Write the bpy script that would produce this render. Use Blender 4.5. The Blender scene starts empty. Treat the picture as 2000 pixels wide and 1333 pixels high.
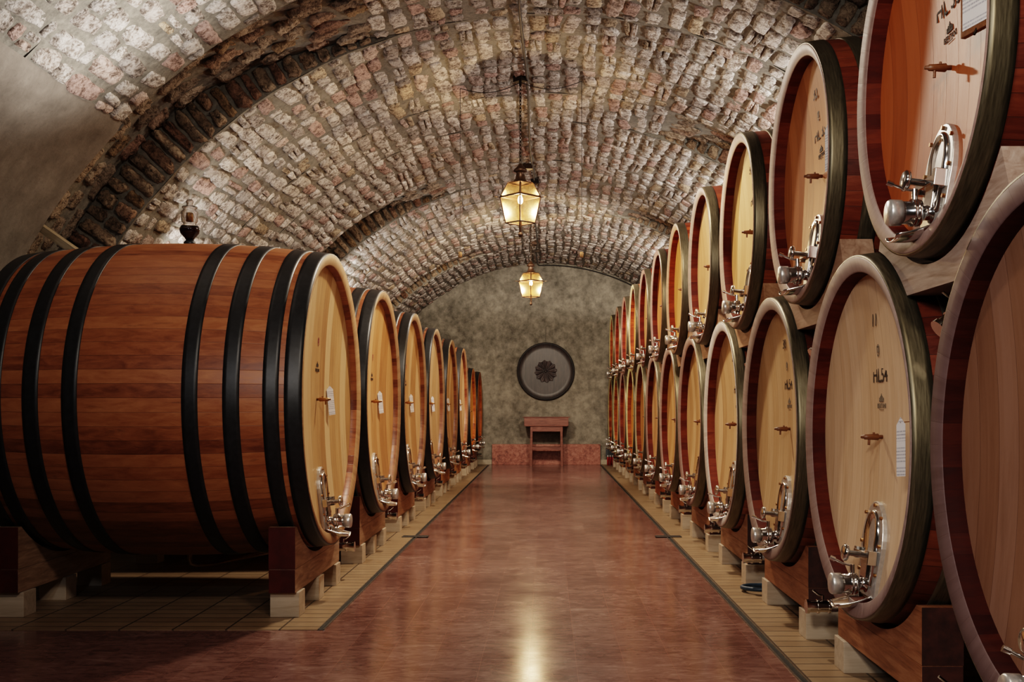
import bpy, bmesh, math, random
import numpy as np
from mathutils import Vector, Matrix
random.seed(7)
rng = np.random.default_rng(11)
H = 1.6                      # metres per unit of eye height
PI = math.pi
col = bpy.context.scene.collection
sc = bpy.context.scene

# ------------------------------------------------------------------ helpers
def link(o):
    col.objects.link(o); return o
def empty(name, loc, rz=0.0):
    o = bpy.data.objects.new(name, None); link(o)
    o.empty_display_size = 0.1
    o.location = loc; o.rotation_euler = (0, 0, rz)
    return o
def tag(o, label=None, cat=None, group=None, kind=None):
    if label: o['label'] = label
    if cat: o['category'] = cat
    if group: o['group'] = group
    if kind: o['kind'] = kind
    return o
def mkobj(name, me, mats, parent=None, loc=(0, 0, 0), smooth=False):
    o = bpy.data.objects.new(name, me); link(o)
    if not isinstance(mats, (list, tuple)): mats = [mats]
    for m in mats: me.materials.append(m)
    if parent: o.parent = parent
    o.location = loc
    if smooth: me.polygons.foreach_set('use_smooth', [True]*len(me.polygons))
    return o
class MB:
    """collects geometry for ONE mesh"""
    def __init__(s): s.v = []; s.f = []; s.m = []; s.sm = []
    def add(s, vs, fs, mi=0, sm=False):
        b = len(s.v); s.v += [tuple(p) for p in vs]
        for f in fs: s.f.append([i+b for i in f]); s.m.append(mi); s.sm.append(sm)
    def box(s, x0, x1, y0, y1, z0, z1, mi=0):
        v = [(x0,y0,z0),(x1,y0,z0),(x1,y1,z0),(x0,y1,z0),(x0,y0,z1),(x1,y0,z1),(x1,y1,z1),(x0,y1,z1)]
        s.add(v, [(0,3,2,1),(4,5,6,7),(0,1,5,4),(1,2,6,5),(2,3,7,6),(3,0,4,7)], mi)
    def tube(s, p0, p1, r0, r1=None, n=16, cap=True, mi=0, sm=True):
        r1 = r0 if r1 is None else r1
        p0 = Vector(p0); p1 = Vector(p1); d = (p1-p0).normalized()
        a = d.orthogonal().normalized(); b = d.cross(a)
        vs = []
        for p, r in ((p0, r0), (p1, r1)):
            for k in range(n):
                t = 2*PI*k/n; vs.append(p + a*math.cos(t)*r + b*math.sin(t)*r)
        s.add(vs, [(k, (k+1) % n, n+(k+1) % n, n+k) for k in range(n)], mi, sm)
        if cap:
            s.add(vs[:n], [list(range(n))[::-1]], mi); s.add(vs[n:], [list(range(n))], mi)
    def path(s, pts, r, n=10, mi=0, cap=True):
        pts = [Vector(p) for p in pts]; vs = []; N = len(pts)
        a = None
        for i, p in enumerate(pts):
            d = (pts[min(i+1, N-1)] - pts[max(i-1, 0)]).normalized()
            if a is None: a = d.orthogonal().normalized()
            a = (a - d*a.dot(d)).normalized(); b = d.cross(a)
            rr = r[i] if isinstance(r, (list, tuple)) else r
            for k in range(n):
                t = 2*PI*k/n; vs.append(p + a*math.cos(t)*rr + b*math.sin(t)*rr)
        fs = [(i*n+k, i*n+(k+1) % n, (i+1)*n+(k+1) % n, (i+1)*n+k) for i in range(N-1) for k in range(n)]
        s.add(vs, fs, mi, True)
        if cap:
            s.add(vs[:n], [list(range(n))[::-1]], mi); s.add(vs[-n:], [list(range(n))], mi)
    def lathe(s, prof, axis='x', c=(0, 0, 0), n=48, mi=0, sm=True, closed=False, mis=None):
        """prof = [(t along axis, radius)]"""
        vs = []; N = len(prof)
        for t, r in prof:
            for k in range(n):
                a = 2*PI*k/n; u, w = r*math.cos(a), r*math.sin(a)
                if axis == 'x': p = (c[0]+t, c[1]+u, c[2]+w)
                elif axis == 'y': p = (c[0]+w, c[1]+t, c[2]+u)
                else: p = (c[0]+u, c[1]+w, c[2]+t)
                vs.append(p)
        b = len(s.v); s.v += vs
        M = N if closed else N-1
        for i in range(M):
            j = (i+1) % N
            for k in range(n):
                s.f.append([b+i*n+k, b+i*n+(k+1) % n, b+j*n+(k+1) % n, b+j*n+k])
                s.m.append(mis[i] if mis else mi); s.sm.append(sm)
    def prism(s, poly, x0, x1, mi_side=0, mi_cap=0, mi_fn=None):
        """polygon in (y,z), extruded along x"""
        n = len(poly)
        v = [(x0, y, z) for y, z in poly] + [(x1, y, z) for y, z in poly]
        b = len(s.v); s.v += v
        for k in range(n):
            j = (k+1) % n
            s.f.append([b+k, b+j, b+n+j, b+n+k]); s.sm.append(False)
            s.m.append(mi_fn(poly[k], poly[j]) if mi_fn else mi_side)
        s.f.append([b+i for i in range(n)][::-1]); s.m.append(mi_cap); s.sm.append(False)
        s.f.append([b+n+i for i in range(n)]); s.m.append(mi_cap); s.sm.append(False)
    def mesh(s, name, weld=True):
        me = bpy.data.meshes.new(name)
        me.from_pydata(s.v, [], s.f)
        me.polygons.foreach_set('material_index', s.m)
        me.polygons.foreach_set('use_smooth', s.sm)
        bm = bmesh.new(); bm.from_mesh(me)
        bmesh.ops.recalc_face_normals(bm, faces=bm.faces)
        bm.to_mesh(me); bm.free()
        me.update(); return me
    def build(s, name, mats, parent=None, loc=(0, 0, 0), bevel=0.0):
        o = mkobj(name, s.mesh(name), mats, parent, loc)
        if bevel:
            m = o.modifiers.new('b', 'BEVEL'); m.width = bevel; m.segments = 2; m.limit_method = 'ANGLE'; m.angle_limit = 0.7
        return o

# ------------------------------------------------------------------ node helpers
class NT:
    def __init__(s, name):
        s.mat = bpy.data.materials.new(name); s.mat.use_nodes = True
        s.t = s.mat.node_tree; s.t.nodes.clear()
        s.out = s.t.nodes.new('ShaderNodeOutputMaterial')
        s.b = s.t.nodes.new('ShaderNodeBsdfPrincipled')
        s.t.links.new(s.b.outputs[0], s.out.inputs[0])
    def n(s, typ, **kw):
        nd = s.t.nodes.new('ShaderNode'+typ)
        for k, v in kw.items(): setattr(nd, k, v)
        return nd
    def set(s, inp, v):
        if isinstance(v, bpy.types.NodeSocket): s.t.links.new(v, inp)
        elif isinstance(v, (tuple, list)) and len(v) == 3 and inp.type == 'RGBA': inp.default_value = (*v, 1)
        else: inp.default_value = v
    def math(s, op, a, b=0.0, c=0.0, clamp=False):
        nd = s.n('Math', operation=op); nd.use_clamp = clamp
        s.set(nd.inputs[0], a); s.set(nd.inputs[1], b); s.set(nd.inputs[2], c)
        return nd.outputs[0]
    def coord(s, kind='Object'):
        return s.n('TexCoord').outputs[kind]
    def sep(s, v):
        nd = s.n('SeparateXYZ'); s.set(nd.inputs[0], v); return nd.outputs
    def comb(s, x, y, z):
        nd = s.n('CombineXYZ'); s.set(nd.inputs[0], x); s.set(nd.inputs[1], y); s.set(nd.inputs[2], z); return nd.outputs[0]
    def mapp(s, v, sc_=(1, 1, 1), loc=(0, 0, 0)):
        nd = s.n('Mapping'); s.set(nd.inputs[0], v); nd.inputs['Scale'].default_value = sc_; nd.inputs['Location'].default_value = loc
        return nd.outputs[0]
    def noise(s, v, scale=5, detail=4, rough=0.5, dist=0.0):
        nd = s.n('TexNoise'); s.set(nd.inputs['Vector'], v)
        s.set(nd.inputs['Scale'], scale); nd.inputs['Detail'].default_value = detail
        nd.inputs['Roughness'].default_value = rough; nd.inputs['Distortion'].default_value = dist
        return nd.outputs['Fac']
    def white(s, v):
        nd = s.n('TexWhiteNoise', noise_dimensions='1D'); s.set(nd.inputs['W'], v); return nd.outputs['Value']
    def ramp(s, fac, stops):
        nd = s.n('ValToRGB'); s.set(nd.inputs[0], fac); e = nd.color_ramp.elements
        while len(e) < len(stops): e.new(0.5)
        for i, (p, c) in enumerate(stops):
            e[i].position = p; e[i].color = (*c, 1) if len(c) == 3 else c
        return nd.outputs[0]
    def mix(s, fac, a, b, mode='MIX'):
        nd = s.n('Mix', data_type='RGBA', blend_type=mode)
        s.set(nd.inputs[0], fac); s.set(nd.inputs[6], a); s.set(nd.inputs[7], b); return nd.outputs[2]
    def bump(s, h, strength=0.3, dist=0.01, nrm=None):
        nd = s.n('Bump'); nd.inputs['Strength'].default_value = strength; nd.inputs['Distance'].default_value = dist
        s.set(nd.inputs['Height'], h)
        if nrm: s.set(nd.inputs['Normal'], nrm)
        return nd.outputs[0]
    def fin(s, color=None, rough=None, metal=None, normal=None, **kw):
        if color is not None: s.set(s.b.inputs['Base Color'], color)
        if rough is not None: s.set(s.b.inputs['Roughness'], rough)
        if metal is not None: s.set(s.b.inputs['Metallic'], metal)
        if normal is not None: s.set(s.b.inputs['Normal'], normal)
        for k, v in kw.items(): s.set(s.b.inputs[k.replace('_', ' ')], v)
        return s.mat

def g(c): return tuple(c)
def mat_simple(name, c, rough=0.5, metal=0.0, nscale=30, namt=0.15, bump=0.1):
    t = NT(name); co = t.coord()
    n = t.noise(co, nscale, 5, 0.6)
    dark = tuple(x*(1-namt*2) for x in c); lite = tuple(min(1, x*(1+namt)) for x in c)
    t.fin(t.ramp(n, [(0.3, dark), (0.7, lite)]), rough, metal, t.bump(n, bump, 0.003))
    return t.mat

def mat_stave(name, stops, N, rough=0.38, groove=(0.02, 0.008, 0.005), stain=0.5, bumps=0.35, var=0.32, gfac=0.75, spec=0.5):
    t = NT(name); co = t.coord(); x, y, z = t.sep(co)
    oi = t.n('ObjectInfo')
    ang = t.math('MULTIPLY', t.math('ARCTAN2', z, y), N/(2*PI))
    idx = t.math('FLOOR', ang); fr = t.math('SUBTRACT', ang, idx)
    rnd = t.white(t.math('ADD', idx, t.math('MULTIPLY', oi.outputs['Random'], 371.3)))
    gv = t.comb(t.math('MULTIPLY', x, 1.3), t.math('MULTIPLY', idx, 3.17), t.math('MULTIPLY', fr, 0.55))
    grain = t.noise(gv, 4.0, 6, 0.62, 0.6)
    fine = t.noise(t.comb(t.math('MULTIPLY', x, 3.0), t.math('MULTIPLY', ang, 3.0), 0), 12, 4, 0.6)
    f = t.math('ADD', t.math('MULTIPLY', rnd, var), t.math('ADD', t.math('MULTIPLY', grain, 0.88-var), t.math('MULTIPLY', fine, 0.14)))
    c = t.ramp(f, stops)
    sn = t.noise(t.comb(t.math('MULTIPLY', x, 1.2), t.math('MULTIPLY', ang, 0.8), 3.3), 2.4, 6, 0.7, 0.4)
    sm = t.ramp(sn, [(0.60, (0, 0, 0)), (0.74, (1, 1, 1))])
    c = t.mix(t.math('MULTIPLY', sm, stain), c, (0.05, 0.015, 0.008))
    e = t.math('ABSOLUTE', t.math('SUBTRACT', fr, 0.5))
    gm = t.ramp(e, [(0.475, (0, 0, 0)), (0.496, (1, 1, 1))])
    c = t.mix(t.math('MULTIPLY', gm, gfac), c, groove)
    c = t.mix(1.0, c, oi.outputs['Color'], 'MULTIPLY')
    hgt = t.math('SUBTRACT', t.math('MULTIPLY', grain, 0.4), t.math('MULTIPLY', gm, gfac))
    return t.fin(c, t.math('ADD', t.math('MULTIPLY', grain, 0.25), rough-0.1), 0, t.bump(hgt, bumps, 0.004), Specular_IOR_Level=spec)

def mat_head(name, stops, w, rough=0.42, seam=(0.12, 0.06, 0.025), stain=0.25):
    t = NT(name); co = t.coord(); x, y, z = t.sep(co)
    oi = t.n('ObjectInfo')
    bw = t.math('ADD', t.math('DIVIDE', y, w), 50.37)
    idx = t.math('FLOOR', bw); fr = t.math('SUBTRACT', bw, idx)
    rnd = t.white(t.math('ADD', idx, t.math('MULTIPLY', oi.outputs['Random'], 91.7)))
    gv = t.comb(t.math('MULTIPLY', bw, 1.1), t.math('MULTIPLY', z, 0.55), t.math('MULTIPLY', idx, 5.1))
    grain = t.noise(gv, 3.0, 6, 0.62, 0.8)
    fine = t.noise(t.comb(t.math('MULTIPLY', bw, 14.0), t.math('MULTIPLY', z, 1.6), 0), 3, 5, 0.65)
    f = t.math('ADD', t.math('MULTIPLY', rnd, 0.42), t.math('ADD', t.math('MULTIPLY', grain, 0.5), t.math('MULTIPLY', fine, 0.18)))
    c = t.ramp(f, stops)
    sn = t.noise(t.comb(t.math('MULTIPLY', bw, 0.9), t.math('MULTIPLY', z, 0.7), 7.0), 1.6, 6, 0.7)
    sm = t.ramp(sn, [(0.58, (0, 0, 0)), (0.72, (1, 1, 1))])
    c = t.mix(t.math('MULTIPLY', sm, stain), c, seam)
    e = t.math('ABSOLUTE', t.math('SUBTRACT', fr, 0.5))
    gm = t.ramp(e, [(0.484, (0, 0, 0)), (0.498, (1, 1, 1))])
    c = t.mix(t.math('MULTIPLY', gm, 0.5), c, seam)
    c = t.mix(1.0, c, oi.outputs['Color'], 'MULTIPLY')
    hgt = t.math('SUBTRACT', t.math('MULTIPLY', fine, 0.5), gm)
    return t.fin(c, t.math('ADD', t.math('MULTIPLY', fine, 0.25), rough-0.1), 0, t.bump(hgt, 0.3, 0.0025))

def mat_wood(name, stops, axis='y', scale=2.0, rough=0.55, bump=0.35):
    t = NT(name); co = t.coord(); oi = t.n('ObjectInfo')
    s = {'y': (9, 1.0, 9), 'x': (1, 9, 9), 'z': (9, 9, 0.8)}[axis]
    v = t.mapp(co, s)
    ad = t.n('VectorMath', operation='ADD'); t.set(ad.inputs[0], v)
    t.set(ad.inputs[1], t.comb(t.math('MULTIPLY', oi.outputs['Random'], 37.0), 0, t.math('MULTIPLY', oi.outputs['Random'], 11.0)))
    n1 = t.noise(ad.outputs[0], scale, 7, 0.62, 1.2)
    n2 = t.noise(ad.outputs[0], scale*5, 4, 0.6)
    f = t.math('ADD', t.math('MULTIPLY', n1, 0.8), t.math('MULTIPLY', n2, 0.2))
    c = t.mix(1.0, t.ramp(f, stops), oi.outputs['Color'], 'MULTIPLY')
    return t.fin(c, rough, 0, t.bump(f, bump, 0.004))

# ------------------------------------------------------------------ materials
def emit(name, c, s):
    t = NT(name); t.fin((0, 0, 0), 0.5); t.set(t.b.inputs['Emission Color'], c); t.b.inputs['Emission Strength'].default_value = s
    return t.mat

M = {}
M['stave_red'] = mat_stave('red_varnished_staves', [(0.28, (0.13, 0.034, 0.014)), (0.5, (0.29, 0.098, 0.038)), (0.75, (0.43, 0.180, 0.075))], 78, 0.40, stain=0.55, var=0.30, gfac=0.5)
M['stave_right'] = mat_stave('dark_red_staves', [(0.25, (0.055, 0.010, 0.006)), (0.5, (0.14, 0.030, 0.014)), (0.78, (0.27, 0.075, 0.03))], 60, 0.4, stain=0.25, var=0.34)
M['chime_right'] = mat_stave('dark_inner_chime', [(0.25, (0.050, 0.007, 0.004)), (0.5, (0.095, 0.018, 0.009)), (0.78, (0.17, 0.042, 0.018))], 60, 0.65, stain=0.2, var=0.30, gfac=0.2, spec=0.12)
M['rim_left'] = mat_stave('pale_stave_ends', [(0.25, (0.30, 0.16, 0.075)), (0.75, (0.52, 0.33, 0.18))], 78, 0.55, groove=(0.2, 0.1, 0.05), stain=0.15, var=0.15, gfac=0.3)
M['rim_right'] = mat_stave('lilac_grey_stave_ends', [(0.25, (0.25, 0.18, 0.155)), (0.75, (0.40, 0.31, 0.275))], 60, 0.5, groove=(0.2, 0.13, 0.1), stain=0.25, var=0.12, gfac=0.2)
M['head_left'] = mat_head('yellow_oak_boards', [(0.25, (0.36, 0.20, 0.085)), (0.5, (0.56, 0.38, 0.19)), (0.75, (0.70, 0.54, 0.33))], 0.105*H, stain=0.3)
M['head_right'] = mat_head('pale_oak_boards', [(0.22, (0.40, 0.26, 0.145)), (0.5, (0.56, 0.41, 0.26)), (0.78, (0.68, 0.54, 0.39))], 0.088*H, stain=0.15)
t = NT('black_painted_iron'); n = t.noise(t.coord(), 25, 5, 0.6)
M['hoop_black'] = t.fin(t.ramp(n, [(0.3, (0.006, 0.006, 0.006)), (0.7, (0.017, 0.017, 0.019))]), 0.42, 0.0, t.bump(n, 0.1, 0.003))
t = NT('galvanised_steel_hoop'); co = t.coord(); x, y, z = t.sep(co)
n = t.noise(t.comb(t.math('MULTIPLY', x, 30.0), t.math('MULTIPLY', t.math('ARCTAN2', z, y), 2.0), 0), 4, 5, 0.6)
M['hoop_steel'] = t.fin(t.ramp(n, [(0.3, (0.10, 0.082, 0.052)), (0.7, (0.21, 0.18, 0.12))]), t.math('ADD', t.math('MULTIPLY', n, 0.2), 0.32), 0.75, t.bump(n, 0.12, 0.002))
M['chrome'] = mat_simple('polished_stainless_steel', (0.72, 0.70, 0.68), 0.13, 1.0, 12, 0.06, 0.03)
M['chrome_satin'] = mat_simple('satin_stainless_steel', (0.66, 0.65, 0.63), 0.34, 0.72, 40, 0.08, 0.05)
M['brass'] = mat_simple('aged_brass', (0.45, 0.25, 0.11), 0.3, 1.0, 30, 0.15, 0.05)
M['copper_pipe'] = mat_simple('dull_bronze_pipe', (0.30, 0.17, 0.08), 0.32, 0.9, 30, 0.15, 0.05)
M['tapwood'] = mat_wood('dark_tap_wood', [(0.3, (0.10, 0.035, 0.012)), (0.7, (0.24, 0.10, 0.04))], 'x', 6, 0.4)
M['black_ink'] = mat_simple('burnt_black_ink', (0.035, 0.018, 0.010), 0.7, 0, 60, 0.3, 0.1)
M['grey_ink'] = mat_simple('faded_grey_ink', (0.20, 0.155, 0.11), 0.7, 0, 60, 0.3, 0.1)
M['red_ink'] = mat_simple('red_ink', (0.30, 0.05, 0.06), 0.6, 0, 60, 0.3, 0.1)
def paper():
    t = NT('printed_white_paper'); co = t.coord(); x, y, z = t.sep(co)
    ln = t.math('FRACT', t.math('MULTIPLY', z, 62.0))
    w = t.noise(t.comb(t.math('MULTIPLY', y, 90.0), t.math('FLOOR', t.math('MULTIPLY', z, 62.0)), 0), 3.0, 2, 0.5)
    blk = t.noise(t.comb(0, 0, z), 14, 2, 0.5)
    m = t.math('MULTIPLY', t.math('GREATER_THAN', ln, 0.55), t.math('GREATER_THAN', w, 0.46))
    m = t.math('MULTIPLY', m, t.math('GREATER_THAN', blk, 0.47))
    c = t.mix(t.math('MULTIPLY', m, 0.55), (0.72, 0.70, 0.70), (0.12, 0.13, 0.2))
    return t.fin(c, 0.45)
M['paper'] = paper()
M['beam_left'] = mat_wood('brown_larch_beam', [(0.3, (0.18, 0.10, 0.06)), (0.5, (0.34, 0.21, 0.13)), (0.7, (0.50, 0.34, 0.23))], 'y', 2.2)
M['beam_red'] = mat_simple('oxblood_painted_end', (0.085, 0.012, 0.008), 0.35, 0, 6, 0.2, 0.08)
M['beam_right'] = mat_wood('orange_brown_beam', [(0.3, (0.16, 0.06, 0.025)), (0.5, (0.30, 0.13, 0.06)), (0.7, (0.42, 0.22, 0.12))], 'y', 2.0)
M['beam_right_end'] = mat_simple('dark_beam_end', (0.06, 0.018, 0.012), 0.6, 0, 10, 0.3, 0.15)
M['block'] = mat_wood('pale_limewood_block', [(0.3, (0.40, 0.31, 0.22)), (0.7, (0.60, 0.50, 0.39))], 'x', 1.6, 0.7, 0.2)
M['saddle'] = mat_wood('grey_pine_saddle', [(0.3, (0.20, 0.12, 0.08)), (0.5, (0.36, 0.26, 0.20)), (0.7, (0.48, 0.38, 0.31))], 'y', 1.6)

# marble aisle floor
def marble_floor():
    t = NT('polished_red_marble_tiles'); co = t.coord(); x, y, z = t.sep(co)
    br = t.n('TexBrick'); t.set(br.inputs['Vector'], t.comb(y, t.math('ADD', x, 0.115), 0))
    br.inputs['Scale'].default_value = 1.0; br.inputs['Mortar Size'].default_value = 0.0022
    br.inputs['Mortar Smooth'].default_value = 0.3
    br.inputs['Brick Width'].default_value = 0.6; br.inputs['Row Height'].default_value = 0.3
    br.inputs['Color1'].default_value = (0.25, 0.25, 0.25, 1); br.inputs['Color2'].default_value = (0.75, 0.75, 0.75, 1); br.inputs['Mortar'].default_value = (0.5, 0.5, 0.5, 1)
    tone = t.n('RGBToBW'); t.set(tone.inputs[0], br.outputs['Color'])
    big = t.noise(co, 0.9, 4, 0.6, 0.3)
    vein = t.noise(t.mapp(co, (1.0, 2.2, 1)), 5.0, 9, 0.72, 1.5)
    f = t.math('ADD', t.math('MULTIPLY', vein, 0.62), t.math('ADD', t.math('MULTIPLY', tone.outputs[0], 0.12), t.math('MULTIPLY', big, 0.26)))
    c = t.ramp(f, [(0.32, (0.090, 0.041, 0.034)), (0.45, (0.175, 0.088, 0.073)), (0.56, (0.27, 0.152, 0.127)), (0.70, (0.42, 0.30, 0.26))])
    c = t.mix(t.math('MULTIPLY', br.outputs['Fac'], 0.55), c, (0.34, 0.17, 0.13))
    wear = t.noise(co, 2.6, 5, 0.65)
    r = t.math('ADD', t.math('MULTIPLY', wear, 0.20), 0.08)
    wav = t.noise(co, 3.0, 2, 0.5)
    return t.fin(c, r, 0, t.bump(t.math('ADD', t.math('MULTIPLY', wav, 0.8), t.math('MULTIPLY', vein, 0.12)), 0.05, 0.006), Specular_IOR_Level=0.35)
M['marble'] = marble_floor()
def cotto(name, ca, cb, cj):
    t = NT(name); co = t.coord(); x, y, z = t.sep(co)
    br = t.n('TexBrick'); t.set(br.inputs['Vector'], t.comb(x, y, 0)); br.offset = 0.0
    br.inputs['Scale'].default_value = 1.0; br.inputs['Mortar Size'].default_value = 0.008
    br.inputs['Mortar Smooth'].default_value = 0.2
    br.inputs['Brick Width'].default_value = 0.24*H; br.inputs['Row Height'].default_value = 0.10*H
    br.inputs['Color1'].default_value = (0.2, 0.2, 0.2, 1); br.inputs['Color2'].default_value = (0.8, 0.8, 0.8, 1); br.inputs['Mortar'].default_value = (0.5, 0.5, 0.5, 1)
    tone = t.n('RGBToBW'); t.set(tone.inputs[0], br.outputs['Color'])
    n = t.noise(co, 4, 6, 0.65)
    c = t.ramp(t.math('ADD', t.math('MULTIPLY', tone.outputs[0], 0.35), t.math('MULTIPLY', n, 0.65)), [(0.3, ca), (0.7, cb)])
    c = t.mix(t.math('MULTIPLY', br.outputs['Fac'], 0.85), c, cj)
    return t.fin(c, 0.42, 0, t.bump(t.math('SUBTRACT', t.math('MULTIPLY', n, 0.2), br.outputs['Fac']), 0.4, 0.003))
M['cotto'] = cotto('beige_clinker_tiles', (0.25, 0.165, 0.095), (0.37, 0.26, 0.16), (0.04, 0.026, 0.018))
def plaster(name, stops, sc1=0.5, streak=False):
    t = NT(name); co = t.coord('Object')
    a = t.noise(co, sc1, 7, 0.68, 0.4); b = t.noise(co, sc1*7, 7, 0.7, 0.2); c2 = t.noise(t.mapp(co, (4, 4, 0.7)), 2.2, 4, 0.6)
    f = t.math('ADD', t.math('MULTIPLY', a, 0.45), t.math('ADD', t.math('MULTIPLY', b, 0.47), t.math('MULTIPLY', c2, 0.08)))
    c = t.ramp(f, stops)
    sp = t.noise(co, 18, 6, 0.75)
    c = t.mix(t.ramp(sp, [(0.60, (0, 0, 0)), (0.75, (0.7, 0.7, 0.7))]), c, tuple(v*0.45 for v in stops[0][1]))
    return t.fin(c, 0.85, 0, t.bump(t.math('ADD', b, t.math('MULTIPLY', sp, 0.6)), 0.45, 0.012))
M['plaster_end'] = plaster('old_grey_olive_plaster', [(0.38, (0.10, 0.09, 0.072)), (0.49, (0.225, 0.205, 0.168)), (0.60, (0.37, 0.335, 0.275))], 0.7)
M['plaster_side'] = plaster('smooth_buff_plaster', [(0.34, (0.115, 0.10, 0.083)), (0.5, (0.195, 0.172, 0.146)), (0.66, (0.28, 0.255, 0.22))], 0.6)
# mortar + stone
t = NT('grey_lime_mortar'); co = t.coord(); n1 = t.noise(co, 3, 7, 0.7); n2 = t.noise(co, 22, 7, 0.7)
f = t.math('ADD', t.math('MULTIPLY', n1, 0.5), t.math('MULTIPLY', n2, 0.5))
M['mortar'] = t.fin(t.ramp(f, [(0.35, (0.10, 0.093, 0.078)), (0.5, (0.20, 0.187, 0.158)), (0.65, (0.30, 0.28, 0.24))]), 0.9, 0, t.bump(f, 0.8, 0.03))
def stone():
    t = NT('rough_cut_vault_stone'); co = t.coord()
    at = t.n('Attribute', attribute_name='tone')
    n1 = t.noise(co, 9, 8, 0.75, 0.3); n2 = t.noise(co, 34, 6, 0.7, 0.2)
    vo = t.n('TexVoronoi', feature='DISTANCE_TO_EDGE'); t.set(vo.inputs['Vector'], co); vo.inputs['Scale'].default_value = 16
    f = t.math('ADD', t.math('MULTIPLY', n1, 0.6), t.math('MULTIPLY', n2, 0.4))
    sh = t.ramp(f, [(0.38, (0.10, 0.08, 0.065)), (0.455, (0.52, 0.47, 0.43)), (0.515, (1.0, 0.99, 0.98)), (0.64, (1.42, 1.42, 1.42))])
    c = t.mix(1.0, at.outputs['Color'], sh, 'MULTIPLY')
    h = t.math('ADD', f, t.math('MULTIPLY', t.math('MINIMUM', vo.outputs['Distance'], 0.12), 1.0))
    return t.fin(c, 0.9, 0, t.bump(h, 1.0, 0.05))
M['stone'] = stone()
t = NT('red_marble_slab'); co = t.coord()
n1 = t.noise(co, 10, 8, 0.75, 0.4); n2 = t.noise(co, 1.3, 3, 0.5)
M['slab'] = t.fin(t.ramp(t.math('ADD', t.math('MULTIPLY', n1, 0.8), t.math('MULTIPLY', n2, 0.2)), [(0.36, (0.13, 0.04, 0.03)), (0.48, (0.34, 0.12, 0.085)), (0.62, (0.50, 0.24, 0.18))]), 0.45, 0, t.bump(n1, 0.3, 0.004))
M['cream'] = mat_simple('cream_skirting_stone', (0.42, 0.36, 0.27), 0.5, 0, 12, 0.1, 0.05)
M['iron'] = mat_simple('dark_bronzed_iron', (0.035, 0.022, 0.014), 0.5, 0.7, 40, 0.3, 0.2)
M['lantern_iron'] = mat_simple('brown_lantern_iron', (0.05, 0.024, 0.012), 0.45, 0.6, 40, 0.3, 0.2)
M['conduit'] = mat_simple('grey_conduit', (0.10, 0.095, 0.085), 0.5, 0.2, 30, 0.2, 0.1)
M['cable'] = mat_simple('black_cable', (0.02, 0.016, 0.013), 0.6, 0, 30, 0.2, 0.1)
M['cork'] = mat_simple('cork_weight', (0.26, 0.15, 0.065), 0.7, 0, 60, 0.2, 0.2)
M['rosette_wood'] = mat_wood('ebonised_disc_wood', [(0.3, (0.016, 0.012, 0.012)), (0.5, (0.036, 0.028, 0.028)), (0.72, (0.09, 0.066, 0.06))], 'z', 2.0, 0.42)
M['table_red'] = mat_wood('reddish_table_wood', [(0.3, (0.11, 0.03, 0.02)), (0.5, (0.22, 0.075, 0.05)), (0.7, (0.30, 0.13, 0.09))], 'x', 2.0, 0.4)
M['drain_dark'] = mat_simple('black_drain_slot', (0.012, 0.012, 0.012), 0.6)
M['drain_steel'] = mat_simple('dull_drain_steel', (0.30, 0.29, 0.27), 0.35, 0.9, 30, 0.15, 0.05)
M['hose'] = mat_simple('slate_blue_rubber', (0.03, 0.055, 0.085), 0.45)
M['red_bottle'] = mat_simple('red_enamel', (0.35, 0.012, 0.015), 0.3)
M['white_cap'] = mat_simple('white_cap', (0.7, 0.68, 0.66), 0.4)
M['slate'] = mat_simple('slate_blue_panel', (0.05, 0.06, 0.075), 0.5)
M['plank'] = mat_wood('weathered_pale_plank', [(0.3, (0.10, 0.09, 0.05)), (0.5, (0.30, 0.24, 0.16)), (0.7, (0.45, 0.38, 0.28))], 'x', 1.5, 0.7)
M['bulb'] = emit('lamp_bulb', (1.0, 0.62, 0.28), 75)
def glass_thin(name, c, rough=0.05, fac=0.12):
    t = NT(name)
    tr = t.n('BsdfTransparent'); tr.inputs[0].default_value = (*c, 1)
    gl = t.n('BsdfGlossy'); gl.inputs['Roughness'].default_value = rough; gl.inputs[0].default_value = (.45, .36, .22, 1)
    tl = t.n('BsdfTranslucent'); tl.inputs[0].default_value = (1.0, 0.8, 0.5, 1)
    lw = t.n('LayerWeight'); lw.inputs[0].default_value = 0.35
    m0 = t.n('MixShader'); m0.inputs[0].default_value = 0.0035
    t.t.links.new(tr.outputs[0], m0.inputs[1]); t.t.links.new(tl.outputs[0], m0.inputs[2])
    m = t.n('MixShader'); f = t.math('ADD', t.math('MULTIPLY', lw.outputs['Fresnel'], 0.5), fac, clamp=True)
    t.set(m.inputs[0], f); t.t.links.new(m0.outputs[0], m.inputs[1]); t.t.links.new(gl.outputs[0], m.inputs[2])
    t.t.links.new(m.outputs[0], t.out.inputs[0]); return t.mat
M['pane'] = glass_thin('dusty_lantern_glass', (0.93, 0.86, 0.72), 0.25, 0.06)
t = NT('clear_glass'); M['glass'] = t.fin((1, 1, 1), 0.02, 0, None, Transmission_Weight=1.0, IOR=1.45)
M['wine'] = mat_simple('dark_red_wine', (0.012, 0.001, 0.002), 0.08)

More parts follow.
